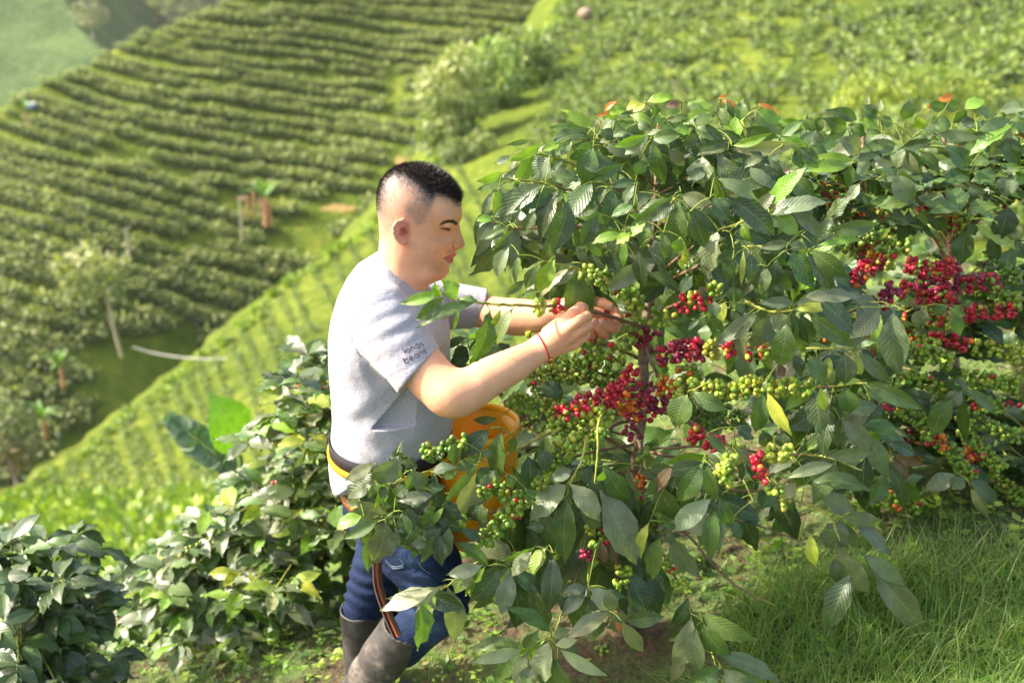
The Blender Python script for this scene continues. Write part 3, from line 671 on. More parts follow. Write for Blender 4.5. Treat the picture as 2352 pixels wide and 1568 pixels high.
RH = [(960,450,78),(880,450,75),(1055,470,44),(1060,490,34),(1060,503,26),(1055,516,10),(1030,520,22),(1062,550,12),(1064,562,13),(1045,566,14),(1046,582,15),(1040,595,17),(1032,610,22),(1030,625,26),(1000,640,34),(970,660,46),(950,560,70),(880,600,60),(900,700,60),(960,380,72),(1000,560,60)]
def face(U_, V_, T):
    g = lambda u, v, su, sv, a: a * np.exp(-((U_ - u) / su) ** 2 - ((V_ - v) / sv) ** 2)
    o = g(1028, 518, 9, 5.0, 5.5)                    # closed upper lid over the eyeball
    o += g(1040, 521, 4, 9, -3.5) + g(1026, 529, 9, 4, -1.5)  # inner corner, under the eye
    o += g(1038, 506, 17, 4.0, 7.5)                  # brow ridge
    o += g(1049, 563, 5.5, 5.5, 7.5) + g(1040.5, 562, 2.4, 7, -6.5) + g(1041, 572, 3, 3, -4)  # nostril wing and its crease
    o += g(1036, 583, 8, 3.2, 3.0) + g(1033, 597, 8, 3.4, 4.0) + g(1030, 590.5, 9, 1.8, -6.5)  # lips and the line between
    o += g(1019, 591, 4, 5, -4) + g(1026, 607, 9, 4, -4.0) + g(1026, 572, 5, 12, -3) + g(1024, 622, 9, 8, 2.5)
    o += g(1008, 596, 12, 18, 2.0) + g(1010, 552, 14, 12, 2.5) + g(985, 620, 22, 12, 2.5)
    return o
bd.outline(HEAD, YH, TH, RH, .004, face)
bd.ell(at(1051, 570, YH - .009), (.0042, .0032, .0022), .001, 'cut')
bd.ell(at(1051, 570, YH + .009), (.0042, .0032, .0022), .001, 'cut')
# ears: rim, inner fold, lobe, hollow
for sg in (-1, 1):
    E = lambda u, v, dl: at(u, v, YH) + np.array([0, sg * (.072 + dl), 0])
    dv = -20
    rim = [(941, 522 + dv, .0), (939, 513 + dv, .006), (931, 506 + dv, .011), (921, 508 + dv, .016), (914.5, 517 + dv, .018), (914, 529 + dv, .018), (918, 541 + dv, .016), (924, 551 + dv, .012), (931, 557 + dv, .008), (938, 556 + dv, .004), (941, 548 + dv, .002)]
    for a, b in zip(rim[:-1], rim[1:]): bd.cone(E(*a), E(*b), .0042, .0042, .003)
    for a, b in zip(rim[1:-2], rim[2:-1]): bd.cone(E((a[0] + 930) / 2, (a[1] + 510) / 2, a[2] * .55), E((b[0] + 930) / 2, (b[1] + 510) / 2, b[2] * .55), .006, .006, .006)
    inn = [(935, 518 + dv, .009), (927, 517 + dv, .012), (923, 526 + dv, .013), (925, 537 + dv, .012), (931, 543 + dv, .009)]
    for a, b in zip(inn[:-1], inn[1:]): bd.cone(E(*a), E(*b), .0026, .0026, .002)
    bd.ell(E(934, 552 + dv, .007), (.0075, .004, .007), .004)
    bd.ell(E(932, 531 + dv, .011), (.0065, .009, .0105), .002, 'cut')
    bd.ell(E(929, 515 + dv, .017), (.0035, .004, .004), .001, 'cut')
    bd.ell(E(940, 533 + dv, .007), (.003, .0035, .005), .003)
# shoulders and arms under the shirt
bd.outline([(868,610),(820,650),(790,720),(790,800),(1005,800),(1005,720),(965,672),(955,640)], YH, [(900,620,60),(880,660,110),(940,660,80),(860,720,160),(960,720,150),(900,790,150)], [(900,650,60),(900,780,90)], .02)
bd.chain([(880, 725, 2.13, 60), (925, 790, 2.10, 58), (975, 850, 2.06, 56), (1020, 896, 2.03, 53), (1042, 905, 2.02, 50)], .03)
bd.chain([(1040, 903, 2.02, 50), (1078, 894, 2.025, 49), (1120, 868, 2.04, 46), (1170, 843, 2.06, 41), (1215, 818, 2.085, 33.5), (1247, 799, 2.10, 30.5)], .028)
bd.chain([(940, 700, 2.42, 52), (1040, 700, 2.46, 46), (1100, 712, 2.45, 40), (1140, 722, 2.43, 40), (1185, 728, 2.41, 43), (1240, 728, 2.38, 39), (1285, 720, 2.35, 33), (1310, 714, 2.335, 29)], .02)
# near hand (back of the hand to us), holding the branch
hk = .005
w = (1247, 799, 2.10, 29)
for m_ in [(1292, 742, 2.10, 16), (1302, 757, 2.085, 16.5), (1311, 772, 2.09, 16), (1318, 789, 2.105, 14.5)]:
    bd.chain([w, ((w[0] * .5 + m_[0] * .5), (w[1] * .5 + m_[1] * .5), (w[2] + m_[2]) / 2, 22), m_], .011)
bd.chain([(1292, 741, 2.10, 14.5), (1313, 721, 2.105, 13), (1333, 706, 2.125, 12.2)], hk); bd.chain([(1333, 706, 2.125, 12.2), (1342, 707, 2.155, 10.5), (1343, 712, 2.185, 8.6)], .003)
bd.chain([(1303, 756, 2.085, 14), (1327, 738, 2.08, 12.6), (1347, 725, 2.10, 11.8)], hk); bd.chain([(1347, 725, 2.10, 11.8), (1352, 728, 2.135, 10.4), (1343, 723, 2.175, 8.8)], .003)
bd.chain([(1312, 772, 2.09, 14), (1334, 758, 2.085, 12.2), (1351, 748, 2.10, 11.2)], hk); bd.chain([(1351, 748, 2.10, 11.2), (1354, 750, 2.13, 10), (1343, 742, 2.165, 8.4)], .003)
bd.chain([(1319, 789, 2.105, 13), (1334, 779, 2.105, 11), (1346, 770, 2.115, 10)], hk); bd.chain([(1346, 770, 2.115, 10), (1346, 769, 2.14, 9), (1336, 762, 2.165, 7.6)], .003)
bd.chain([(1262, 766, 2.14, 20), (1292, 738, 2.17, 15), (1318, 722, 2.205, 11.5), (1340, 714, 2.215, 9.5)], .008)
# far hand, palm up towards us, thumb on top, fingers curling back under the branch
w = (1308, 714, 2.335, 28)
for m_ in [(1390, 716, 2.335, 13), (1388, 728, 2.34, 14), (1376, 743, 2.335, 14), (1360, 748, 2.325, 12.5)]:
    bd.chain([w, ((w[0] + m_[0]) / 2, (w[1] + m_[1]) / 2, 2.335, 17), m_], .010)
bd.chain([(1318, 700, 2.32, 20), (1346, 688, 2.295, 17), (1364, 690, 2.28, 14.5), (1385, 696, 2.262, 12.4), (1402, 704, 2.25, 9.6)], .007)
bd.chain([(1390, 716, 2.335, 12.5), (1410, 714, 2.33, 11.5), (1422, 728, 2.315, 11)], hk); bd.chain([(1422, 728, 2.315, 11), (1418, 746, 2.30, 10), (1402, 742, 2.285, 8.8)], .003)
bd.chain([(1388, 730, 2.335, 12), (1406, 744, 2.33, 12), (1413, 755, 2.305, 11.5)], .003); bd.chain([(1413, 755, 2.305, 11.5), (1399, 752, 2.275, 11.4), (1383, 739, 2.262, 10)], .003)
bd.chain([(1374, 745, 2.33, 12), (1388, 762, 2.32, 12), (1389, 770, 2.30, 11.2)], .003); bd.chain([(1389, 770, 2.30, 11.2), (1380, 760, 2.272, 10.8), (1366, 738, 2.262, 9.6)], .003)
bd.chain([(1358, 750, 2.32, 11.5), (1364, 768, 2.31, 11), (1360, 772, 2.29, 10)], .003); bd.chain([(1360, 772, 2.29, 10), (1354, 758, 2.27, 9.8), (1348, 744, 2.262, 8.6)], .003)
V, Q = bd.mesh(1)
# skin colours: hair fade, brow, lips, nails; ear glow and crease shade painted in
Vm = V.copy(); Vm[:, 1] = YH - np.abs(V[:, 1] - YH); U_, W_ = pix(Vm); Ur, Wr = pix(V)
ishead = (W_ < 700) & (U_ < 1075) & (V[:, 2] > at(900, 690, 2.1)[2]) & (np.abs(V[:, 1] - YH) < .105)
DARK = [(1060,462),(1052,468),(1034,456),(1015,447),(1001,446),(992,455),(987,450),(975,438),(962,427),(945,416),(925,406),(905,405),(889,414),(880,432),(874,456),(866,480),(850,470),(850,360),(1080,360),(1080,462)]
STUB = [(1055,462),(1030,457),(1003,449),(997,470),(992,490),(984,505),(976,519),(966,523),(950,520),(944,508),(934,499),(920,501),(911,512),(907,526),(900,540),(892,548),(876,554),(860,552),(850,360),(1080,360)]
dD = poly_sd(DARK, U_, W_); dS = poly_sd(STUB, U_, W_)
lat = np.abs(V[:, 1] - YH) * 1000
skin = np.tile([.78, .41, .24], (len(V), 1))
r_ = np.random.default_rng(2); nzv = vnoise(V[:, 0] * 60, V[:, 2] * 60, 1, 3) * .5
stub = np.clip(sst(dS, -5, 16) * .52 + sst(dD, -40, 0) * .42 * sst(dS, -2, 8), 0, .94); dark = sst(dD + r_.normal(0, 1.8, len(V)), -20, 12) ** 1.3 * .95
hair_c = np.array([.040, .030, .026]); stub_c = np.array([.19, .135, .115])
redd = np.zeros(len(V)); gs = lambda u, v, su, sv: np.exp(-((U_ - u) / su) ** 2 - ((W_ - v) / sv) ** 2)
ear = gs(928, 530, 20, 34) * (lat > 66) * (U_ < 944) * (W_ > 492)
ck = gs(1015, 555, 26, 22) * .8 + gs(1055, 560, 12, 12) * .5 + gs(1025, 485, 25, 15) * .25
stub = stub * np.clip(1 + r_.normal(0, .22, len(V)), .3, 1.5)
c = skin * (1 - stub[:, None] * ishead[:, None]) + stub_c * (stub * ishead)[:, None]
c = c * (1 - (ck * ishead)[:, None] * .35) + np.array([.56, .235, .17]) * (ck * ishead)[:, None] * .35
c = c * (1 - (ear * ishead)[:, None] * .8) + np.array([.72, .20, .16]) * (ear * ishead)[:, None] * .8  # backlit red glow of the ear painted over its own redness
beard = (gs(1035, 577, 10, 5) * .6 + gs(1012, 618, 24, 16) * .42 + gs(985, 600, 30, 24) * .22) * ishead * np.clip(1 + r_.normal(0, .25, len(V)), .3, 1.7)
c = c * (1 - beard[:, None]) + np.array([.22, .145, .12]) * beard[:, None]
conc = np.exp(-((U_ - 932) / 6) ** 2 - ((W_ - 533) / 10) ** 2) * (lat > 60) * ishead * .75; c = c * (1 - conc[:, None]) + np.array([.30, .07, .05]) * conc[:, None]  # ear hollow darkened with painted shade
lipd = np.maximum(sst(poly_sd([(1019,592),(1030,586),(1040,583),(1050,584),(1050,591),(1030,592)], U_, W_), -1, 1.2), sst(poly_sd([(1019,592),(1030,592),(1045,592),(1046,603),(1036,606),(1026,600)], U_, W_), -1, 1.2)) * ishead
c = c * (1 - lipd[:, None]) + np.array([.48, .15, .13]) * lipd[:, None]
ml = np.exp(-(line_d([(1019,593),(1030,591.5),(1044,591)], U_, W_) / 1.3) ** 2) * ishead * .75
brow = sst(-line_d([(1012,516),(1020,511.5),(1030,508),(1040,508.5),(1047,513)], U_, W_) + 1.3 + 2.9 * np.clip((U_ - 1012) / 28, 0, 1), -.9, 1.0) * ishead * (lat > 6)
lash = np.clip(1.25 * np.exp(-(line_d([(1015,525),(1021,526),(1028,527),(1034,528)], U_, W_) / (1.7 + 1.5 * np.exp(-((U_ - 1029) / 4) ** 2))) ** 2), 0, 1) * ishead * (lat > 10)
lid = np.exp(-(line_d([(1012,524),(1020,519.5),(1030,519),(1038,523)], U_, W_) / 1.1) ** 2) * ishead * .12
wing = np.exp(-(line_d([(1041,555),(1039,563),(1042,570)], U_, W_) / 1.5) ** 2) * ishead * .45
nos = gs(1051, 571, 4.5, 2.8) * ishead * (lat < 16) * .9
for wgt, cc in ((ml, (.16, .05, .04)), (brow, (.035, .022, .018)), (lash, (.03, .018, .015)), (lid, (.3, .16, .12)), (nos, (.1, .04, .03)), (wing, (.38, .17, .12)), (dark * ishead, hair_c)):
    c = c * (1 - wgt[:, None]) + np.array(cc) * wgt[:, None]  # mouth line, lid and nostril creases take painted shade
for (u, v, s_) in [(1010, 520, 1.6), (991, 507, 1.6), (950, 560, 1.3), (985, 575, 1.2), (1013, 582, 1.0), (960, 596, 1.1), (988, 548, .9)]:
    g = np.exp(-((Ur - u) ** 2 + (Wr - v) ** 2) / s_ ** 2) * ishead * (V[:, 1] < YH) * .8; c = c * (1 - g[:, None]) + np.array([.16, .07, .05]) * g[:, None]
hand = (Ur > 1262)
c[hand] = c[hand] * np.array([1.05, .93, .92])
for (u, v, su, sv, th) in [(1384, 740.5, 5.6, 6.6, -.5), (1367.5, 739, 5, 6.2, -.3), (1404, 702, 5.5, 3.6, .3)]:
    du, dv_ = Ur - u, Wr - v; a_ = du * math.cos(th) + dv_ * math.sin(th); b_ = -du * math.sin(th) + dv_ * math.cos(th)
    g = sst(1.15 - np.hypot(a_ / su, b_ / sv), 0, .25) * (V[:, 1] < 2.275) * (V[:, 1] > 2.2); c = c * (1 - g[:, None] * .8) + np.array([.60, .36, .36]) * g[:, None] * .8
person = mesh_np('person', V, Q, M['skin'], np.clip(c, .01, 1))
tag(person, 'man with short dark faded hair, grey T-shirt and rubber boots picking coffee cherries', 'person')
skinV = V
# hair: short upright strands over the dark area
sel = np.where(ishead & (dD > -7))[0]; rh = np.random.default_rng(4)
pick = rh.choice(sel, 17000); P0 = V[pick] + rh.normal(0, .0012, (len(pick), 3)); den = sst(dD[pick], -7, 16); keep = rh.random(len(pick)) < .12 + .7 * den
P0 = P0[keep]; den = den[keep]; cen = at(960, 470, YH); nrm = unit(P0 - cen)
fw = np.clip((pix(P0)[0] - 900) / 150, 0, 1)
D = unit(nrm * 1.0 + np.array([.55, 0, .25]) * fw[:, None] + rh.normal(0, .22, P0.shape)); L = (.0025 + .0085 * den * (.45 + .8 * fw)) * rh.uniform(.6, 1.25, len(P0))
L = L * (1 + .5 * (rh.random(len(L)) < .12)); S = unit(np.cross(D, rh.normal(size=D.shape))); S2 = np.cross(D, S); a = Acc(); wd = .0005
B0 = P0 - D * .001; Tt = P0 + D * L[:, None] + np.array([.3, 0, -.2]) * (L * .3)[:, None]
Vh = np.stack([B0 + S * wd, B0 - S * wd * .5 + S2 * wd, B0 - S * wd * .5 - S2 * wd, Tt], 1).reshape(-1, 3)
ii = np.arange(len(P0))[:, None] * 4; Fh = np.concatenate([ii + [0, 1, 3], ii + [1, 2, 3], ii + [2, 0, 3]])
mesh_np('hair', Vh, Fh, M['hair'], parent=person, smooth=False)
# eyebrow and lash strands
a = Acc()
for k in range(150):
    t_ = rh.random(); u = 1013 + 35 * t_; v = 508.5 + 4.2 * (2 * t_ - 1) ** 2 + rh.normal(0, 1.3) + (3 if t_ < .15 else 0)
    near = np.argmin((Ur - u) ** 2 + (Wr - v) ** 2 + 1e3 * (V[:, 1] > YH)); p = V[near] + np.array([0, -.0008, 0])
    tube(a, [p, p + np.array([-.003, -.001, .0015 * (1 - 2 * t_) + rh.normal(0, .0006)])], [.0004, .00015], (.03, .02, .015), 4)
a.build('eyebrow', M['hair'], None).parent = person

# T-shirt
sh = Field((-.50, 1.99, .74), (.06, 2.56, 1.66), .0031)
TS = [(866,580),(846,592),(818,612),(795,642),(776,682),(763,725),(757,765),(757,820),(760,870),(764,920),(765,958),(762,990),(763,1010),(757,1028),(757,1055),(761,1085),(769,1106),
      (900,1106),(985,1080),(1005,1055),(1022,1025),(1034,1005),(1041,968),(1040,920),(1036,870),(1034,820),(1033,760),(1026,715),(1008,685),(985,666),(968,645),(960,600),(900,580)]
TT = [(868,578,62),(850,600,72),(900,600,66),(830,612,108),(870,622,92),(930,630,74),(960,640,72),(800,660,150),(860,660,140),(940,664,118),(990,680,110),(790,710,172),(870,700,180),(950,700,172),(1010,710,140),
      (780,780,172),(900,780,178),(1010,780,150),(780,880,160),(900,880,172),(1020,880,150),(790,960,158),(900,970,176),(1020,960,155),(790,1020,158),(900,1020,174),(1000,1020,146),(800,1080,184),(900,1090,198),(990,1060,160)]
TR = [(868,590,50),(960,640,50),(800,700,95),(900,700,110),(1010,720,70),(780,800,110),(1020,800,90),(900,950,140),(780,950,120),(1020,960,110),(800,1060,130),(1000,1040,110),(900,650,70)]
def folds(U_, V_, T):
    o = 4.5 * np.sin((U_ * .5 + V_ * .06) / 3.6) * np.exp(-((U_ - 1005) / 32) ** 2 - ((V_ - 790) / 75) ** 2)
    o += 5.0 * np.sin((V_ - .35 * (U_ - 880) + 8 * np.sin(U_ / 40)) / 9.5) * np.exp(-((U_ - 860) / 120) ** 2 - ((V_ - 985) / 30) ** 2)
    o += 3.5 * np.sin((U_ + .5 * V_) / 7.5) * np.exp(-((U_ - 800) / 45) ** 2 - ((V_ - 1075) / 26) ** 2)
    o += -11 * np.exp(-((V_ - (1010 + .0 * U_)) / 13) ** 2)
    o += 3.4 * np.sin((U_ * .8 + V_ + 9 * np.sin(V_ / 37)) / 15) * np.exp(-((V_ - 880) / 60) ** 2)
    return o
sh.outline(TS, YH, TT, TR, .012, folds)
sh.chain([(872, 718, 2.135, 70), (905, 768, 2.105, 72), (962, 852, 2.065, 69), (985, 884, 2.055, 67)], .035)
sh.chain([(935, 700, 2.41, 66), (1020, 702, 2.455, 56), (1105, 708, 2.455, 47), (1140, 716, 2.45, 47)], .03)
# cloth folds on the near sleeve
sl, x, y, z = sh.sub(at(800, 960, 2.0) - [.02, .03, .02], at(1060, 640, 2.3) + [.02, .0, .02])
X, Y_, Z = np.broadcast_arrays(x, y, z); Uq, Vq = pix(np.stack([X, Y_, Z], -1))
sl2 = (.0022 * np.sin((Vq + .62 * Uq + 5 * np.sin(Uq / 22)) / 7.5) * np.exp(-((Uq - 900) / 75) ** 2 - ((Vq - 745) / 55) ** 2) + .0020 * np.sin((Uq - .7 * Vq) / 8 + 1) * np.exp(-((Uq - 850) / 40) ** 2 - ((Vq - 850) / 40) ** 2))
seam = line_d([(905,668),(872,676),(840,696),(816,722),(808,752),(811,785),(828,815),(850,835)], Uq.ravel(), Vq.ravel()).reshape(Uq.shape)
sh.F[sl] += (sl2 + .0022 * np.exp(-(seam / 2.2) ** 2)).astype(np.float32)
hemd = line_d([(888,871),(1010,806)], Uq.ravel(), Vq.ravel()).reshape(Uq.shape); sh.F[sl] += (.0010 * np.exp(-(hemd / 2.0) ** 2)).astype(np.float32)
# openings: neck, cuffs, hem
c0, c1 = at(866, 572, YH), at(972, 645, YH); d_ = c1 - c0; sh.plane_cut(c0, (-d_[2], 0, d_[0]), c0 - [.03, .3, .15], c1 + [.03, .3, .12])
s0, s1 = at(1015, 822, 2.06), at(905, 884, 2.06); mid_ = (s0 + s1) / 2; ax = unit(at(1040, 905, 2.02) - at(905, 768, 2.105)); ax[1] = -.25
sh.plane_cut(mid_, ax, mid_ - [.14, .3, .16], mid_ + [.16, .055, .16])
s0 = at(1106, 700, 2.455); sh.plane_cut(s0, unit(np.array([1, .05, -.42])), s0 - [.08, .12, .12], s0 + [.2, .2, .12])
Vs, Qs = sh.mesh(1)
Us, Ws = pix(Vs)
cs = np.tile([.43, .42, .465], (len(Vs), 1))
sm = np.exp(-(line_d([(905,668),(872,676),(840,696),(816,722),(808,752),(811,785),(828,815),(850,835)], Us, Ws) / 1.3) ** 2) * (Vs[:, 1] < YH - .05)
cs = cs * (1 - .35 * sm[:, None])
m, nt, b = newmat('heather grey jersey'); P = geo_pos(nt); a_ = N(nt, 'ShaderNodeAttribute', attribute_name='Col').outputs['Color']
mp = N(nt, 'ShaderNodeMapping'); mp.inputs['Scale'].default_value = (120, 260, 700); nt.links.new(P, mp.inputs[0])
nz = noise(nt, 1.0, 3, .6, mp.outputs[0]); sh_ = ramp(nt, nz.outputs[0], [(.3, (.70, .70, .73)), (.7, (1.2, 1.2, 1.19))])
nt.links.new(mixc(nt, 1, a_, sh_.outputs[0], 'MULTIPLY'), b.inputs['Base Color']); b.inputs['Roughness'].default_value = .9; b.inputs['Specular IOR Level'].default_value = .15
b.inputs['Sheen Weight'].default_value = .25; b.inputs['Sheen Roughness'].default_value = .5
n2 = noise(nt, 17, 4, .55, P); bump(nt, b, math_(nt, 'ADD', math_(nt, 'MULTIPLY', n2.outputs[0], 1.0), math_(nt, 'MULTIPLY', nz.outputs[0], .07)), .5, .012)
M['shirt'] = m
shirt = mesh_np('tshirt', Vs, Qs, m, cs, parent=person)
treeS = BVHTree.FromPolygons([tuple(v) for v in Vs], Qs.tolist())
camv = Vector((0, 0, CAMZ))
def on_shirt(px_, py_, off=.0008, tree=treeS):
    d = Vector(at(px_, py_, 2.0)) - camv; h = tree.ray_cast(camv, d.normalized())
    if h[0] is None: return None
    n_ = h[1]; n_ = n_ if n_.dot(d) < 0 else -n_
    return np.array(h[0] + n_ * off)
# print on the sleeve: single-line letters
def arc(cx, cy, r, a0, a1, n=12): return [(cx + r * math.cos(R(a)), cy + r * math.sin(R(a))) for a in np.linspace(a0, a1, n)]
GL = {'l': ([[(0, 0), (0, 1.55)]], .35), 'o': ([arc(.5, .5, .5, 0, 360, 20)], 1.25), 'h': ([[(0, 0), (0, 1.55)], [(0, .55)] + arc(.4, .6, .4, 180, 0, 10) + [(.8, 0)]], 1.08),
      'a': ([arc(.5, .5, .5, 0, 360, 20), [(1, 1), (1, 0)]], 1.3), 's': ([arc(.3, .75, .24, 40, 270, 10) + arc(.3, .25, .25, 90, -140, 10)], .75), 'b': ([[(0, 0), (0, 1.55)], arc(.5, .5, .5, 0, 360, 20)], 1.25),
      'e': ([[(.02, .5), (.98, .5)] + arc(.5, .5, .5, 0, 320, 18)], 1.25), 'n': ([[(0, 0), (0, 1)], [(0, .55)] + arc(.4, .6, .4, 180, 0, 10) + [(.8, 0)]], 1.08)}
a = Acc()
for word, (x0, y0), ang, sz in (('lohas', (930, 812), -23.5, 9.3), ('beans', (930.5, 834), -26, 9.3)):
    ca, sa = math.cos(R(ang)), math.sin(R(ang)); cx = 0
    for ch in word:
        for st in GL[ch][0]:
            pts = [on_shirt(x0 + (cx + u) * sz * ca + v * sz * sa, y0 + (cx + u) * sz * sa - v * sz * ca) for u, v in st]
            pts = [p for p in pts if p is not None]
            if len(pts) > 1: tube(a, smooth_path(pts, len(pts) * 2), .00062, (.10, .03, .05), 5)
        cx += GL[ch][1] + .12
M['ink'] = col_material('dark red print', .7, .2, var=.05)
ink = a.build('sleeve_print', M['ink']); ink.parent = shirt
a = Acc()
for st in ([(1013, 727), (1016, 733), (1018, 726)], [(1019, 733), (1022, 728), (1024, 733)], [(1026, 727), (1026, 733)]):
    pts = [on_shirt(*p) for p in st]; pts = [p for p in pts if p is not None]
    if len(pts) > 1: tube(a, pts, .0008, (.6, .2, .18), 5)
if a.V: a.build('chest_print', M['ink']).parent = shirt
# jeans
jn = Field((-.50, 1.98, .10), (.02, 2.60, 1.12), .0042)
jn.outline([(780,1085),(776,1105),(782,1128),(790,1160),(812,1210),(1000,1230),(1015,1150),(1005,1090),(980,1060),(900,1050)], YH + .0, [(880,1085,158),(880,1115,160),(880,1160,170),(800,1120,120),(990,1120,120),(900,1220,165)], [(880,1100,120),(880,1200,120)], .03)
jn.chain([(905, 1200, 2.17, 80), (945, 1250, 2.14, 86), (985, 1310, 2.12, 80), (1012, 1380, 2.10, 66), (1005, 1400, 2.10, 62), (962, 1438, 2.12, 57), (925, 1480, 2.14, 52)], .03)
jn.chain([(880, 1195, 2.38, 68), (886, 1250, 2.39, 66), (866, 1320, 2.39, 62), (840, 1385, 2.38, 50), (832, 1440, 2.38, 44)], .03)
sl, x, y, z = jn.sub(jn.lo, jn.lo + jn.n * jn.h); X, Y_, Z = np.broadcast_arrays(x, y, z); Uq, Vq = pix(np.stack([X, Y_, Z], -1))
jn.F += (.0042 * np.sin((Vq - .5 * Uq + 7 * np.sin(Uq / 17) + 5 * np.sin(Vq / 31)) / 5.4) * np.exp(-((Vq - 1350) / 60) ** 2) + .0035 * np.sin((Vq + .6 * Uq + 6 * np.sin(Uq / 13)) / 8) * np.exp(-((Vq - 1190) / 60) ** 2)).astype(np.float32)
Vj, Qj = jn.mesh(1); Uj, Wj = pix(Vj)
fade = np.clip(np.exp(-((Uj - (Wj - 1200) * .35 - 915) / 34) ** 2) * .5 + .5 * np.exp(-((Uj - 835) / 18) ** 2 - ((Wj - 1230) / 50) ** 2), 0, 1) * (1 + .3 * np.sin(Wj / 6.))
cj = np.array([.009, .019, .055]) * (1 - fade[:, None]) + np.array([.055, .10, .20]) * fade[:, None]
stl = np.exp(-(line_d([(905,1295),(935,1290),(992,1350)], Uj, Wj) / 1.2) ** 2) * 0
M['denim'] = col_material('blue denim', .85, .2, (60, .6, .006), var=.35, vscale=300)
jeans = mesh_np('jeans', Vj, Qj, M['denim'], cj, parent=person)
treeJ = BVHTree.FromPolygons([tuple(v) for v in Vj], Qj.tolist())
a = Acc()
for st in ([(886,1283),(903,1300),(924,1298),(927,1294),(918,1281)], [(886,1288),(904,1304),(928,1302)], [(960,1290),(975,1308),(990,1318)]):
    pts = [on_shirt(*p, .0012, treeJ) for p in smooth_path(np.array(st, float), 14)]; pts = [p for p in pts if p is not None]
    if len(pts) < 3: continue
    tube(a, pts, .0011, (.16, .20, .28), 5)
    a.build('pocket_stitching', M['ink']).parent = jeans; a = Acc()
# brown leather belt at the waist of the jeans
def ring(acc, cx, cy, hx, hy, w, th, col, a0=0, a1=360, n=60, z_tilt=0.0):
    P = []; c_ = at(cx, cy, YH)
    for t_ in np.linspace(R(a0), R(a1), n):
        o = np.array([math.cos(t_) * hx, math.sin(t_) * hy, z_tilt * math.cos(t_)]); nn = unit(np.array([math.cos(t_) / hx, math.sin(t_) / hy, 0]))
        p = c_ + o; P.append([p - [0, 0, w / 2], p + nn * th - [0, 0, w / 2], p + nn * th + [0, 0, w / 2], p + [0, 0, w / 2]])
    V_ = np.array(P).reshape(-1, 3); F = [[i * 4 + j, i * 4 + (j + 1) % 4, (i + 1) * 4 + (j + 1) % 4, (i + 1) * 4 + j] for i in range(n - 1) for j in range(4)]
    acc.add(V_, F, col)
a = Acc(); ring(a, 893, 1102, .119, .170, .034, .005, (.33, .12, .045)); M['leather'] = col_material('leather', .45, .5, (150, .3, .002), var=.15)
a.build('belt', M['leather']).parent = person
# rubber boots
M['rubber'] = None
m, nt, b = newmat('dusty black rubber'); P = geo_pos(nt); n1 = noise(nt, 16, 6, .7, P); n2 = noise(nt, 5, 3, .5, P)
f_ = math_(nt, 'ADD', math_(nt, 'MULTIPLY', n1.outputs[0], .6), math_(nt, 'MULTIPLY', n2.outputs[0], .4))
nt.links.new(ramp(nt, f_, [(.42, (.022, .020, .020)), (.56, (.060, .052, .047)), (.70, (.24, .20, .155))]).outputs[0], b.inputs['Base Color'])
nt.links.new(ramp(nt, f_, [(.4, (.36,) * 3), (.6, (.85,) * 3)]).outputs[0], b.inputs['Roughness']); bump(nt, b, n1.outputs[0], .35, .004); M['rubber'] = m
def boot(ch, foot, cutp, cutn, sole):
    f = Field((-.70, ch[0][2] - .16, -.12), (-.02, ch[0][2] + .16, .62), .0042)
    f.chain(ch, .02); f.chain(foot, .03); q = at(*cutp, ch[0][2]); f.plane_cut(q, cutn)
    inner = [(p[0], p[1], p[2], p[3] - 5) for p in ch[:2]]; w_ = [(at(*p[:3]), p[3] * mm(*p[:3])) for p in inner]
    f.cone(w_[0][0] - (w_[1][0] - w_[0][0]) * .3, w_[0][0] + (w_[1][0] - w_[0][0]) * .35, w_[0][1], w_[0][1] * .97, .001, 'cut')
    sl, x, y, z = f.sub(f.lo, f.lo + f.n * f.h); X, Y_, Z = np.broadcast_arrays(x, y, z); a0, a1 = at(*ch[0][:3]), at(*ch[-1][:3]); ax = unit(a1 - a0)
    s_ = (X - a0[0]) * ax[0] + (Y_ - a0[1]) * ax[1] + (Z - a0[2]) * ax[2]
    f.F += (.0025 * np.sin(s_ * 70 + 9 * Y_) * sst(s_, .12, .22) - .003 * np.exp(-((s_ - .012) / .006) ** 2)).astype(np.float32)
    f.plane_cut((0, 0, sole), (0, 0, -1)); V_, Q_ = f.mesh(1); o = mesh_np('rubber_boot', V_, Q_, M['rubber'], parent=person); return o
boot([(947, 1425, 2.12, 61), (920, 1462, 2.13, 59), (880, 1512, 2.14, 55), (838, 1572, 2.16, 49), (812, 1622, 2.17, 47)], [(812, 1622, 2.17, 46), (845, 1668, 2.15, 42), (905, 1672, 2.13, 40), (945, 1668, 2.12, 34)], (935, 1434), at(935, 1434, 2.12) - at(880, 1512, 2.14) + np.array([-.02, 0, .03]), .02)
boot([(832, 1375, 2.38, 53), (834, 1440, 2.38, 50), (838, 1500, 2.38, 49), (842, 1545, 2.38, 46)], [(842, 1545, 2.38, 46), (860, 1590, 2.37, 40), (905, 1596, 2.36, 36), (945, 1592, 2.36, 30)], (832, 1392), (-.05, 0, 1), .0)
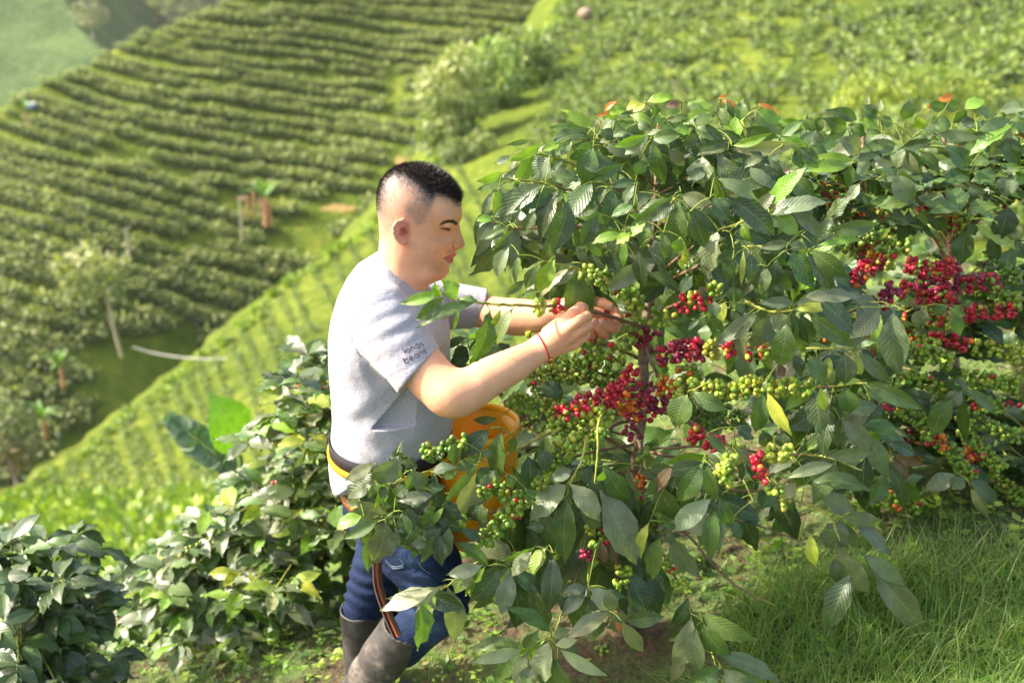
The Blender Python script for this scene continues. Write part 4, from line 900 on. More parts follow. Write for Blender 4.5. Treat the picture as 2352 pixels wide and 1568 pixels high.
# red thread bracelet with a small brass charm
wc = at(1247, 800, 2.10); ax = unit(at(1280, 780, 2.10) - at(1215, 818, 2.085)); s1_ = unit(np.cross(ax, [0, 1, 0])); s2_ = np.cross(ax, s1_); a = Acc()
P = [wc + (.0372 + .0010 * math.sin(3 * t_)) * (math.cos(t_) * s1_ + math.sin(t_) * s2_) + ax * .006 * math.sin(t_ + 1) for t_ in np.linspace(0, 6.28, 40)]
tube(a, P, .0017, (.60, .012, .02), 6); M['thread'] = col_material('red thread', .8, .2, (900, .8, .001), var=.15)
br = a.build('bracelet', M['thread']); br.parent = person
m, nt, b = newmat('brass'); b.inputs['Base Color'].default_value = (.55, .30, .07, 1); b.inputs['Metallic'].default_value = 1; b.inputs['Roughness'].default_value = .3
e_ = at(1266, 829, 2.068); mesh_np('charm', SV * np.array([.006, .0025, .007]) + e_, SF, m, parent=br)

# ------------------------------------------------------------------ yellow picking bucket on its waist strap
YB_ = 2.30; bc = at(1095, 972, YB_); br_ = .106; bh = at(1095, 972, YB_)[2] - at(1095, 1232, YB_)[2]
bucket = empty('picking_bucket', bc - [0, 0, bh]); tag(bucket, 'yellow orange plastic picking bucket strapped at the waist of the man', 'bucket')
m, nt, b = newmat('orange yellow plastic'); n1 = noise(nt, 14, 7, .72, geo_pos(nt)); nt.links.new(ramp(nt, n1.outputs[0], [(.30, (.50, .20, .03)), (.42, (.95, .50, .010)), (.7, (.98, .62, .03))]).outputs[0], b.inputs['Base Color']); b.inputs['Roughness'].default_value = .38
tr = N(nt, 'ShaderNodeBsdfTranslucent'); tr.inputs[0].default_value = (1, .5, .03, 1); mx = N(nt, 'ShaderNodeMixShader'); mx.inputs[0].default_value = .35
nt.links.new(b.outputs[0], mx.inputs[1]); nt.links.new(tr.outputs[0], mx.inputs[2]); nt.links.new(mx.outputs[0], nt.nodes['Material Output'].inputs[0]); M['bucket'] = m
def lathe(prof, c, n=48, flat=0.0):
    V_ = []; 
    for r_, z_ in prof:
        for t_ in np.linspace(0, 2 * math.pi, n, endpoint=False): V_.append([c[0] + r_ * math.cos(t_), c[1] + r_ * math.sin(t_), c[2] + z_])
    k = len(prof); F = [[i * n + j, i * n + (j + 1) % n, (i + 1) * n + (j + 1) % n, (i + 1) * n + j] for i in range(k - 1) for j in range(n)]
    return np.array(V_), F
prof = [(.001, -bh + .012), (.05, -bh + .011), (.082, -bh + .012), (.094, -bh + .03), (.100, -.15), (.103, -.004), (.106, -.004), (.1035, -.15), (.0975, -bh + .03), (.0875, -bh + .004), (.078, -bh), (.04, -bh), (.001, -bh)]
V_, F = lathe(prof, bc); child_at(mesh_np('basin', V_, F, m), bucket)
V_, F = lathe([(.1025, -.010), (.1025, .004), (.106, .008), (.112, .006), (.114, -.004), (.112, -.012), (.107, -.014), (.1025, -.010)], bc); child_at(mesh_np('rim', V_, F, m), bucket)
for z_ in (-.09, -.20):
    V_, F = lathe([(.1025, z_ - .004), (.106, z_ - .002), (.106, z_ + .002), (.1025, z_ + .004)], bc); child_at(mesh_np('rib', V_, F, m), bucket)
M['web'] = col_material('webbing', .75, .3, (500, .6, .002), var=.12, vscale=300)
a = Acc(); ring(a, 898, 1008, .1535, .172, .032, .0035, (.022, .018, .024)); ring(a, 898, 1027, .1545, .174, .016, .0065, (.80, .42, .015)); a.build('waist_strap', M['web'], bucket)
# hanging loose end of the strap, brown with an orange stripe
SP_ = smooth_path(np.array([[871, 1225], [868, 1262], [866, 1300], [868, 1340], [879, 1380], [896, 1425], [913, 1462]], float), 26)
a = Acc()
for lo_, hi_, cc, pr in ((-11, 11, (.10, .055, .038), 0), (-2.2, 2.2, (.42, .085, .03), .0008), (-8.5, -7.2, (.03, .02, .015), .0007), (7.2, 8.5, (.03, .02, .015), .0007)):
    rows = []
    for i, (u, v) in enumerate(SP_):
        t_ = unit(SP_[min(i + 1, 25)] - SP_[max(i - 1, 0)]); n_ = np.array([-t_[1], t_[0]]); Y_ = 1.985 + .03 * math.sin(i / 8.)
        q0 = at(*(np.array([u, v]) + n_ * lo_), Y_ - pr); q1 = at(*(np.array([u, v]) + n_ * hi_), Y_ - pr + .004); rows.append([q0, q1, q1 + [0, .0035, 0], q0 + [0, .0035, 0]])
    F = [[i * 4 + j, i * 4 + (j + 1) % 4, (i + 1) * 4 + (j + 1) % 4, (i + 1) * 4 + j] for i in range(25) for j in range(4)]; a.add(np.array(rows).reshape(-1, 3), F, cc)
a.build('hanging_strap', M['web'], bucket)
# ------------------------------------------------------------------ coffee bushes
CC = {'d': (.048, .088, .026), 'm': (.078, .140, .028), 'l': (.17, .30, .025), 'g': (.135, .172, .082), 'p': (.25, .29, .15), 'y': (.34, .40, .05), 'b': (.50, .17, .025), 'n': (.13, .075, .04)}  # pale and grey tones
TO = {1: (1049.8, 159.8), 2: (1550.5, 159.8), 3: (900.1, 600.1), 4: (1449.9, 550.4), 5: (749.8, 1000.1), 6: (1275.3, 919.6), 7: (1049.8, 1176.), 8: (1500.2, 1176.), 9: (1764., 738.4), 10: (1764., 221.5), 11: (402.7, 738.4), 12: (1764., 1074.)}
# each leaf: where the stalk ends, where the tip is, how wide it looks, its colour (quarter pixels of a measuring tile)
LV = {}
LV[1] = '''2065 290 1975 90 105 p|1265 520 990 380 110 l|1260 640 885 540 120 m|1190 600 890 680 130 d|1060 640 885 790 130 m|1250 660 1040 810 150 m|1250 710 1165 1040 200 m|1350 710 1565 805 110 g|950 680 780 750 80 l|780 680 490 830 90 l|680 650 465 690 50 m|690 750 535 1045 145 m|490 790 360 860 70 p|800 690 715 790 70 p|850 800 740 1010 175 d|410 940 150 1020 80 l|510 1010 180 1110 90 m|840 960 1110 1010 140 m|600 1060 430 1420 190 d|800 1060 475 1330 180 d|320 1120 240 1370 75 g|390 1080 340 1330 75 l|930 1110 790 1530 175 d|1020 1200 880 1650 205 d|1250 1040 1015 1380 190 d|1540 860 1220 1040 110 m|1420 1100 1370 1430 180 d|1700 830 1640 960 120 m|1790 650 1900 1020 150 m|1790 640 2050 600 130 m|1740 600 1450 700 90 l|1760 650 1480 780 100 m|1370 400 1550 370 90 l|1350 390 1475 290 50 b|1400 400 1290 430 40 b|1460 410 1340 480 85 l|1300 430 1350 540 90 p|1650 430 1490 430 60 m|1600 420 1790 480 85 l|1700 310 1560 380 70 y|1730 310 1620 390 65 y|1740 300 1980 260 90 l|2050 300 1920 340 80 n|2110 310 2345 350 100 l|2100 330 2280 380 85 m|2060 380 1920 420 60 l|2340 380 2090 500 120 l|1960 490 2110 430 65 m|1830 410 1880 500 90 l|1810 430 1820 320 75 m|2160 490 2350 430 120 m|2000 540 2130 590 100 l|1740 600 1860 560 50 p|1650 500 1780 540 90 m|1940 730 2080 870 120 g|1990 1160 1600 1430 115 m|2000 1180 1640 1440 125 m|1990 1230 1790 1390 120 d|2060 1150 2320 1220 150 p|2050 1200 2200 1320 125 m|2040 1210 2040 1630 210 m|2150 1310 2280 1620 180 d|1530 1490 1220 1530 100 m|1530 1520 1250 1600 90 l|1600 1510 1470 1600 90 l|1620 1250 1430 1350 100 m|1740 1400 1600 1530 90 l|1290 1330 1150 1600 150 d|720 1290 620 1480 110 m|350 1400 140 1560 120 d|450 1450 270 1560 65 m|520 1460 340 1640 60 m|330 1370 130 1390 75 l|1650 1030 1430 1080 85 d|1560 560 1440 620 100 m|1330 560 1450 470 90 m|1450 640 1330 560 110 d|1900 560 1990 700 120 d|2230 600 2080 700 110 d|1500 600 1600 700 110 d'''
LV[2] = '''400 350 620 600 170 m|590 475 620 290 120 m|620 470 770 330 60 p|750 310 945 400 50 b|420 290 570 350 60 b|400 270 480 235 30 b|760 370 950 500 110 l|700 450 960 600 120 m|640 540 930 620 130 m|170 540 430 640 130 m|530 700 860 590 85 l|510 730 1115 680 135 p|390 770 620 1070 170 g|250 800 262 1055 230 g|480 740 220 790 90 g|500 650 215 740 95 d|400 560 610 630 90 d|820 800 650 900 85 g|660 900 910 1075 115 g|370 1000 730 1190 115 g|860 810 990 1010 130 d|1100 740 1160 900 130 m|970 610 1210 750 110 l|1110 720 1300 860 120 m|720 1370 930 1120 120 g|880 1330 1370 1230 150 g|900 1350 1250 1270 75 m|920 1340 1120 1500 160 l|1060 1310 1330 1530 130 g|1180 1480 900 1568 85 d|1050 980 1260 1170 180 m|470 1170 890 1510 220 d|330 1180 480 1380 150 d|240 1310 420 1500 120 d|560 1450 670 1568 115 d|630 1400 700 1568 80 l|1410 1480 1830 1420 150 m|1480 1500 1670 1568 85 l|300 900 120 1010 110 d|700 640 850 760 100 d'''
LV[4] = '''1170 655 780 950 145 g|1270 690 1090 980 180 g|1060 760 1040 1070 120 g|1300 690 1450 820 180 p|1500 570 1190 580 110 g|1490 600 2070 540 140 p|1430 760 1360 1135 220 m|1560 680 1560 1000 210 m|1630 680 2020 960 180 m|2280 630 2000 890 200 g|1720 570 2010 850 180 d|1490 650 1830 640 90 y|1490 560 1470 440 50 l|1430 110 1650 440 200 m|1650 90 1960 330 165 m|1780 260 1980 430 110 m|1620 120 1810 430 185 d|1200 240 1460 460 130 d|1450 20 1190 70 90 g|1440 50 1590 60 90 g|1700 60 2090 10 75 l|800 -80 730 300 185 g|1080 110 1080 400 105 d|930 180 880 380 110 m|1030 100 1010 400 55 y|450 -20 410 100 130 l|300 -60 310 160 110 m|490 50 470 240 70 y|210 -20 300 270 120 d|80 90 120 420 130 d|870 560 850 740 85 y|950 580 1040 660 90 m|930 420 960 570 150 m|760 560 770 710 115 d|690 780 690 930 120 m|1620 1050 1760 1310 155 m|1810 1050 1770 1290 90 y|1950 1040 1960 1310 190 d|2060 1050 2110 1230 80 y|2090 1020 2360 1280 130 g|2080 1000 2260 930 60 m|2110 1290 1900 1340 65 y|1740 1350 1780 1560 90 y|1210 1385 1147 1737 165 m|1250 1390 1457 1762 120 y|520 1410 417 1702 225 m|550 1400 860 1550 150 m|1240 1280 1240 1390 50 m|1350 1150 1400 1250 90 n|1480 1050 1550 1240 110 d|560 330 460 480 110 d|1250 250 1220 470 110 d|1130 250 1150 430 100 d|1340 170 1300 420 120 d'''
LV[5] = '''450 250 190 400 110 p|660 190 430 390 190 g|740 190 590 190 100 d|700 200 830 290 105 d|690 380 600 300 110 d|430 360 210 560 190 d|570 370 450 640 90 l|700 400 600 700 200 d|480 430 390 560 75 m|790 330 740 480 100 m|780 320 910 480 140 m|990 540 670 590 125 g|1020 560 790 740 115 g|540 720 300 600 150 g|490 760 195 930 110 m|340 740 110 860 125 l|370 740 290 650 40 y|300 600 190 620 65 p|620 700 550 820 90 m|540 780 430 1150 245 g|430 830 390 1220 120 m|640 850 600 1040 100 g|860 700 810 1090 190 m|1080 650 970 820 60 l|950 650 890 830 130 m|1060 840 780 1010 150 g|1140 830 1090 1110 130 g|1010 880 870 1150 90 m|1050 900 1060 1170 130 d|1150 700 1140 800 100 m|1390 250 1180 300 115 m|1440 260 1130 750 185 p|1400 250 1090 610 85 m|1500 -60 1250 200 180 d|1620 -60 1610 360 165 m|1720 0 1690 150 75 m|1560 300 1390 450 170 d|1420 220 1420 110 65 m|1440 200 1310 190 60 m|1420 150 1530 180 75 m|1180 60 1180 250 115 m|970 330 1180 290 100 d|1060 380 1190 330 85 m|1840 180 1850 470 210 d|1960 120 2020 320 150 d|1650 350 1700 470 120 m|2260 310 2070 400 120 g|2210 450 1900 770 230 p|1830 490 1900 600 120 m|2220 560 2200 1120 225 m|1430 710 1320 690 80 g|1440 600 1420 800 190 d|1740 1140 1320 1000 190 g|1910 1020 1640 1130 90 l|2040 1010 1840 1360 130 l|1890 1060 1710 1280 130 g|1220 860 1400 980 90 d|1440 1190 1130 1270 130 p|1400 1200 1190 1430 165 m|1460 1200 1290 1450 100 l|1590 1190 1330 1500 185 d|1720 1180 1550 1520 165 g|1700 1250 1620 1620 180 g|2080 1090 2040 1590 190 d|1980 1060 2010 1250 105 d|1060 1380 590 1480 155 p|990 1410 540 1590 165 p|1010 1430 900 1600 110 l|1107 1380 1168 1850 205 g|865 1516 833 1925 170 m|1990 790 1850 840 75 m|1940 780 1940 890 100 m|300 420 420 330 110 d|640 560 760 470 110 d|900 480 1080 470 90 d|760 640 880 600 100 d|700 700 760 900 130 d|560 460 500 560 100 d'''
LV[6] = '''210 640 350 750 130 g|130 760 380 1080 195 p|430 570 660 900 190 m|420 830 720 1450 310 g|400 740 440 650 75 l|1350 570 1130 900 195 m|1400 580 1480 880 130 m|1310 700 1440 870 105 d|1080 600 930 830 110 n|1440 890 1100 1180 190 p|1470 970 1500 1370 140 g|1460 970 1440 1430 165 m|1510 880 1600 1130 150 m|1620 1100 1700 1260 100 d|870 1110 800 1420 100 y|970 1240 900 1620 165 m|1080 1230 1310 1580 190 g|1100 1160 1000 1130 70 m|1040 1200 1060 1310 65 g|1390 310 1555 465 95 m|1640 440 1850 610 110 g|1390 540 1550 500 55 m|1700 540 1710 720 65 d|1990 780 1900 980 180 d|2210 750 2080 930 110 p|420 1280 470 1480 90 n|500 1290 560 1500 90 n|860 620 1060 600 100 d|1000 640 840 860 120 d|1650 250 1800 350 120 d|1900 270 1940 420 130 d|2100 280 2080 420 140 d'''
LV[7] = '''1190 690 985 730 105 g|1190 700 980 930 135 g|1210 690 1385 890 150 p|1370 700 1450 880 130 g|1395 915 1040 1140 150 g|1400 925 1205 1110 90 y|1380 1010 1215 1190 120 m|1420 900 1470 1090 140 p|1510 1000 1690 1260 140 g|860 1100 480 890 130 m|880 1130 1030 1080 85 p|900 1220 1095 1170 90 p|600 1220 150 1260 115 m|600 1260 150 1370 115 p|610 1240 740 1090 120 m|640 1270 540 1600 150 g|860 1170 760 1530 205 p|700 1400 640 1600 165 d|880 1330 980 1650 265 m|940 1250 1350 1480 115 p|2130 780 1980 1020 110 d|2150 945 2000 1390 215 p|2200 1050 2230 1430 180 g|1440 1000 1500 1080 60 b|950 760 1000 900 110 d|1300 800 1240 900 120 d'''
LV[8] = '''430 910 910 1145 170 m|460 1010 700 1280 170 m|330 1220 180 1520 120 g|560 1310 1130 1560 155 g|610 1420 340 1560 185 m|640 1430 900 1650 185 p|650 1400 1030 1520 120 m|1720 60 1600 310 255 g|1700 10 2020 110 115 m|1820 0 2060 60 90 g|1830 60 2170 380 125 g|1760 100 1870 310 130 g|1690 290 1960 700 235 g|1750 430 1670 890 125 p|1820 560 1620 1040 215 d|1990 520 2425 1082 250 g|1920 370 2290 650 155 g|1450 190 1490 470 115 y|1900 230 1970 310 85 m|1660 420 1700 640 120 d'''
LV[9] = '''860 550 1385 790 155 m|1160 -100 1200 450 260 g|440 620 490 1010 215 d|590 800 510 1210 155 d|720 600 750 820 185 m|1010 770 700 830 140 g|670 900 930 1160 175 g|870 960 1170 990 130 m|930 1040 1080 1390 175 g|530 1220 940 1170 135 g|1080 1100 1330 1210 120 d|360 1190 510 1010 95 l|560 1240 810 1450 155 m|610 1310 190 1430 115 p|250 1270 20 1400 150 g|390 1470 900 1560 150 m|900 1230 880 1530 180 d|1150 1230 1430 1310 90 n|1130 1240 1270 1440 90 n|1110 1290 1240 1700 115 d|1240 1450 1370 1640 120 m'''
LV3 = '''440 290 110 385 110 l|480 320 240 520 130 m|780 375 270 600 110 m|600 340 470 190 150 l|440 330 400 200 85 l|610 350 780 375 60 m|620 430 560 640 40 l|890 450 730 900 185 m|1000 430 890 610 60 y|1120 430 980 750 120 m'''
LV3b = '''1670 90 1585 470 165 m|1640 60 1370 340 80 p|1500 -40 1350 260 155 l|1340 40 1240 240 110 m|1090 -150 990 130 130 g|1170 -50 1140 190 65 m|1220 170 1060 300 75 m|1350 270 1200 320 60 m|690 700 510 800 80 m|720 870 540 990 145 d|700 790 570 870 80 m|800 900 1000 800 90 m|975 1440 760 1450 80 g|1840 1250 1700 1190 60 y|1560 1240 1350 1140 150 d|860 720 760 790 90 m|640 760 700 900 100 d|1100 880 960 760 90 d'''
LV2R = '''1600 890 1220 940 115 l|1640 840 1290 800 90 l|1190 530 960 470 100 l|1180 550 960 540 85 m|1270 580 1220 430 100 m|1280 580 1350 440 120 m|1210 590 1370 660 110 g|1570 550 1370 450 130 m|1580 540 1410 640 110 m|1670 460 1400 380 120 d|1600 500 1740 600 140 m|1690 770 1500 640 170 g|1850 420 1720 350 120 g|1870 390 1890 290 90 p|1750 320 1780 260 60 p|1870 540 1700 470 90 l|1900 590 1740 580 60 m|2110 470 2140 290 130 m|2060 690 1690 770 105 m|2070 720 2340 650 100 d|1640 840 1850 790 75 g|1660 860 1750 955 145 p|1830 830 2000 880 75 p|2120 740 2040 900 130 g|2130 740 2240 950 120 g|1620 870 1600 1070 110 m|2000 960 2170 1190 200 g|1770 960 1890 1170 115 d|1850 1020 2100 1160 75 m|1700 1040 1590 1200 100 g|2150 1240 1910 1280 100 m'''
LV10 = '''1290 960 1050 1030 100 m|1430 990 1690 1020 125 l|1650 950 1760 1000 75 l|1290 1040 1220 1370 170 m|1400 1040 1410 1240 95 l|1470 1010 1640 1230 130 m|1830 1220 1770 1530 195 m|1880 1190 2250 1390 110 y|1850 1160 1900 1270 90 m|2110 720 1880 780 150 m|2220 700 2180 910 190 g|2020 810 1940 1040 175 d|2230 690 2352 800 140 l|2200 1000 2100 1300 220 d|1640 470 1810 640 160 d|1530 330 1920 380 105 p|1930 320 2210 220 115 g|2250 260 1870 540 115 l|2240 290 2030 550 150 g|1520 250 1670 270 140 m|1700 250 1820 150 120 m|1500 120 1350 210 110 p|1420 300 1390 190 110 l|1750 120 1600 60 110 m|1800 120 1980 40 110 l|2100 160 1960 130 110 g|2120 150 2352 120 110 p|2150 200 2300 120 90 m|1900 130 2060 200 100 p|1620 120 1480 60 100 m|1900 220 1760 260 100 d|1330 380 1480 470 100 m|1250 480 1400 700 110 m|1380 500 1560 700 110 m|1850 640 1700 560 120 d|1000 200 880 130 100 m|1150 260 1000 200 90 m|2050 430 2352 520 150 d|2150 420 2300 600 140 d|2060 1260 2120 1500 120 m|2250 1400 2180 1620 150 m|2260 1320 2352 1480 120 d|1700 -0 1560 40 70 b|1470 60 1500 110 50 b'''
LV9R = '''1790 640 1620 760 150 g|1700 690 1520 1040 190 m|1800 660 1830 1090 105 m|1810 620 2065 840 95 m|1720 1400 1460 1540 160 g|1790 1420 1690 1530 140 g|1830 1440 2100 1680 165 g|1860 1520 2020 1790 85 g|2010 1820 1950 2010 110 d|1690 -80 1765 110 120 m|1500 -60 1640 -150 100 m|1420 -130 1380 40 150 g|1660 -130 1800 -60 120 m'''
def parse(s, tile):
    o = TO[tile]; out = []
    for q in s.split('|'):
        a = q.split(); v = list(map(float, a[:5])); out.append((o[0] + v[0] / 4, o[1] + v[1] / 4, o[0] + v[2] / 4, o[1] + v[3] / 4, v[4] / 4, a[5]))
    return out
YT = 2.36                                            # distance of the main trunk
def yauto(px_, py_):
    k = min(1, max(0, (py_ - 215) / 260)) ; rx = (px_ - 1500) / 640
    return YT - .36 * k * math.sqrt(max(.08, 1 - rx * rx)) - .10 * min(1, max(0, (py_ - 1250) / 200))
rl = np.random.default_rng(21)
VIEW = np.array([0, -CP, SP])
def leaf_rows(L, yf, jit=.03, spread=1.0):
    """turn measured leaves into base, tip, width, normal, colour"""
    out = []
    for bx, by, tx, ty, w, c in L:
        ex, ey = tx - bx, ty - by; bx, by, tx, ty = bx - .03 * ex, by - .03 * ey, tx + .11 * ex, ty + .11 * ey
        if 390 < ty < 600 and tx < 1092 and bx > 1092: tx = 1092
        Y0 = yf(bx, by); ln = math.hypot(tx - bx, ty - by); r = rl.normal(0, jit)
        Lw = ln * mm(bx, by, Y0); dep = rl.uniform(-.35, .15) * Lw * spread
        B = at(bx, by, Y0 + r); T = at(tx, ty, Y0 + r + dep)
        D = unit(T - B); V = unit(np.array([0, 0, CAMZ]) - B); N0 = V - (V @ D) * D; N0 = unit(N0); S = np.cross(D, N0)
        tau = rl.uniform(-.6, .6); Nn = N0 * math.cos(tau) + S * math.sin(tau)
        if Nn[2] < -.1 and abs(D[2]) < .8: Nn = N0 * math.cos(tau) - S * math.sin(tau)
        W = w * mm(bx, by, Y0) / max(.6, math.cos(tau)) * 1.02
        ratio = w / max(ln, 1); bend = .05 + .12 * rl.random() + (.10 if ratio > .9 else 0)
        col = np.array(CC[c]) * rl.uniform(.8, 1.22) * np.array([rl.uniform(.9, 1.15), 1, rl.uniform(.85, 1.2)])
        out.append((B, T, W, Nn, col, bend))
    return out
GREEN = np.array([.20, .30, .028]); YG = np.array([.36, .42, .04]); OR = np.array([.78, .20, .018]); RED = np.array([.46, .013, .034]); PUR = np.array([.26, .016, .055]); DG = np.array([.11, .19, .025])
MIX = {'g': [(.86, GREEN), (.12, YG), (.02, RED)], 'G': [(.7, YG), (.3, GREEN)], 'r': [(.75, RED), (.12, OR), (.08, YG), (.05, PUR)], 'p': [(.7, PUR), (.25, RED), (.05, GREEN)],
       'x': [(.35, RED), (.2, OR), (.35, YG), (.1, GREEN)], 'o': [(.6, OR), (.3, RED), (.1, YG)], 'k': [(.85, DG), (.15, GREEN)], 'w': [(.8, GREEN), (.12, RED), (.08, OR)]}
def berry_points(seg, n, rad, rr, mixk, r, rb=.0077):
    """cherries packed in whorls round the nodes of a twig"""
    P = []; D = []; C = []; R_ = []
    seg = smooth_path(np.array(seg), 24); L = np.linalg.norm(np.diff(seg, axis=0), axis=1).sum(); nodes = max(1, int(round(L / .028)))
    per = max(3, int(n * 1.4) // nodes)
    m_ = MIX[mixk]; pr = np.array([q[0] for q in m_])
    for i in range(nodes):
        t_ = (i + .5) / nodes * 23; j = int(t_); p = seg[j] + (seg[min(j + 1, 23)] - seg[j]) * (t_ - j); tg = unit(seg[min(j + 1, 23)] - seg[j]); 
        u1 = unit(np.cross(tg, [.2, .1, 1])); u2 = np.cross(tg, u1); tone = r.choice(len(m_), p=pr / pr.sum())
        for k in range(per):
            a_ = k * 6.283 / per * 1.0 + r.uniform(-.4, .4) + i; q = r.uniform(.75, 1.25) * rad; d = math.cos(a_) * u1 + math.sin(a_) * u2
            pp = p + d * q + tg * r.uniform(-.010, .010) - np.array([0, 0, .003]); P.append(pp); D.append(unit(d * 1.0 + tg * r.uniform(-.6, .6))); R_.append(rb * r.uniform(.82, 1.12))
            kk = tone if r.random() < .42 else r.choice(len(m_), p=pr / pr.sum()); C.append(m_[kk][1] * r.uniform(.75, 1.25) * np.array([r.uniform(.85, 1.15), r.uniform(.8, 1.2), 1]))
    return P, D, C, R_
BARK = np.array([.25, .155, .09]); YST = np.array([.36, .36, .07])
def make_bush(name, label, trunk_path, trunk_r, branches, leafrows, clusters, group=None, seed=1, twig_max=.20, extra=None, cat='coffee bush', stems=()):
    """branches: list of (points (n,3), r0, r1, yellow tip share); leaf rows and cherries go to the nearest branch"""
    r = np.random.default_rng(seed); root = empty(name, trunk_path[-1]); tag(root, label, cat, group)
    t = Acc(); tp = smooth_path(trunk_path, 40); tr = np.interp(np.linspace(0, 1, 40), np.linspace(0, 1, len(trunk_r)), trunk_r)
    tr = tr * (1 + .16 * np.exp(-((np.arange(40) % 5) - 2) ** 2 / .5)); tube(t, tp + r.normal(0, .0015, tp.shape), tr, BARK, 10, .06)
    o = t.build('trunk', M['bark'], root)
    for st, sr in stems:
        t = Acc(); sp = smooth_path(st, 24); tube(t, sp + r.normal(0, .001, sp.shape), np.interp(np.linspace(0, 1, 24), np.linspace(0, 1, len(sr)), sr), BARK, 8, .1); t.build('stem', M['bark'], root)
    paths = []; accs = []; lacc = []; bacc = []; yel = []
    for pts, r0, r1, ysh in branches:
        p = smooth_path(pts, max(14, 6 * len(pts))); n = len(p); s_ = np.linspace(0, 1, n); rad = r0 + (r1 - r0) * s_; rad = rad * (1 + .22 * ((np.arange(n) % 4) == 0))
        col = BARK * .9 * (1 - sst(s_, 1 - ysh - .15, 1 - ysh + .05))[:, None] + YST * sst(s_, 1 - ysh - .15, 1 - ysh + .05)[:, None]
        a = Acc(); tube(a, p + r.normal(0, .0008, p.shape), rad, col, 7, .05); paths.append(p); accs.append(a); lacc.append([]); bacc.append([]); yel.append(ysh)
    AP = np.concatenate(paths); AI = np.concatenate([np.full(len(p), i) for i, p in enumerate(paths)])
    con = []; coni = []
    for L in sorted(leafrows, key=lambda q: np.linalg.norm(AP - q[0], axis=1).min()):
        d = np.linalg.norm(AP - L[0], axis=1); j = int(np.argmin(d)); i = int(AI[j]); q = AP[j]; dm = d[j]
        if con and dm > .02:
            dc = np.linalg.norm(np.array(con) - L[0], axis=1); k = int(np.argmin(dc))
            if dc[k] < dm * .8: q = con[k]; i = coni[k]; dm = dc[k]
        lacc[i].append(L)
        if .004 < dm < twig_max:
            mid = (L[0] + q) / 2 + np.array([0, 0, .10 * dm]); tube(accs[i], smooth_path([q, mid, L[0]], 5), np.linspace(.0016, .0010, 5), YST * np.array([.8, 1, .8]) * r.uniform(.45, .9), 5)
        con.append(L[0]); coni.append(i)
    for seg, n, rad, mixk in clusters:
        P, D, C, R_ = berry_points(seg, n, rad, None, mixk, r); q = np.mean(P, 0); i = int(AI[np.argmin(np.linalg.norm(AP - q, axis=1))])
        bacc[i].append((P, D, C, R_))
    for i, a in enumerate(accs):
        b = a.build('branch', M['twig'], root)
        if lacc[i]:
            la = Acc(); z = list(zip(*lacc[i])); leaves(la, np.array(z[0]), np.array(z[1]), np.array(z[2]), np.array(z[3]), np.array(z[4]), np.array(z[5]))
            o = la.build('foliage', M['leaf']); o.parent = b
        for P, D, C, R_ in bacc[i]:
            ba = Acc(); cherries(ba, np.array(P), np.array(D), np.array(R_), np.array(C)); o = ba.build('cherry_cluster', M['berry']); o.parent = b
    return root
def PL(pts, Y0, Y1, sag=0):
    n = len(pts); return np.array([at(p[0], p[1], (p[2] if len(p) > 2 else Y0 + (Y1 - Y0) * i / (n - 1))) for i, p in enumerate(pts)])
# ---- the main bush
trunk = PL([(1513, 270), (1509, 340), (1507, 407), (1502, 520), (1500, 640), (1492, 700), (1482, 760), (1478, 860), (1472, 960), (1462, 1060), (1452, 1150), (1440, 1300), (1428, 1400), (1420, 1490)], YT, YT)
tr_ = np.array([2.5, 3.5, 5, 7, 10, 11, 11.5, 12, 12, 12.5, 13, 15, 18, 24]) * .00112
stems = [(PL([(1483, 780), (1490, 815), (1502, 845), (1512, 868)], YT - .02, YT - .07), np.array([6, 5, 4, 3.5]) * .0011), (PL([(1470, 1010), (1474, 1060), (1476, 1120), (1474, 1180)], YT - .05, YT - .12), np.array([5, 5, 5, 4]) * .0011)]
brs = []
def br(pts, Y0, Y1, r0=4.0, r1=1.6, ysh=.3): brs.append((PL(pts, Y0, Y1), r0 * .0011, r1 * .0011, ysh))
br([(1484, 754), (1440, 740), (1390, 722), (1342, 713), (1290, 704), (1230, 702), (1160, 700), (1100, 695), (1060, 690), (1030, 684)], YT, 1.98, 4.6, 1.8, .38); brs[-1] = (np.array([at(x, y, Y) for (x, y), Y in zip([(1484, 754), (1440, 740), (1390, 722), (1342, 713), (1290, 704), (1230, 702), (1160, 700), (1100, 695), (1060, 690), (1030, 684)], [YT, 2.28, 2.23, 2.20, 2.15, 2.10, 2.05, 2.0, 1.98, 1.97])]),) + brs[-1][1:]
br([(1500, 658), (1570, 628), (1620, 600), (1690, 570), (1760, 565)], YT, 2.1, 4.5)
br([(1502, 720), (1557, 698), (1635, 680), (1670, 678), (1725, 698), (1767, 715), (1820, 713)], YT, 1.99, 4.2, 2, .45)
br([(1480, 705), (1450, 672), (1390, 640), (1345, 622), (1317, 615), (1250, 600)], YT, 2.1, 4.2)
br([(1480, 830), (1445, 812), (1387, 790), (1335, 787), (1260, 785), (1180, 800), (1090, 825)], YT, 2.35, 4.2, 1.8, .5)
br([(1478, 882), (1425, 868), (1375, 857), (1300, 853), (1215, 868), (1165, 880)], YT, 2.2, 4.2)
br([(1474, 958), (1420, 950), (1330, 946), (1232, 925), (1167, 910)], YT, 2.16, 4.2)
br([(1470, 965), (1425, 970), (1380, 992), (1305, 987), (1250, 1000), (1190, 1030), (1125, 1060)], YT, 2.0, 4.6, 1.8, .4)
br([(1448, 1040), (1393, 1005), (1340, 990), (1280, 1030), (1237, 1050)], YT, 2.15, 4.6)
br([(1460, 1020), (1400, 1030), (1300, 1057), (1237, 1112), (1150, 1125), (1085, 1130), (1000, 1135)], YT, 1.98, 4, 1.6, .3)
br([(1455, 1080), (1380, 1090), (1290, 1120), (1200, 1165), (1140, 1215), (1095, 1240)], YT, 1.98, 4)
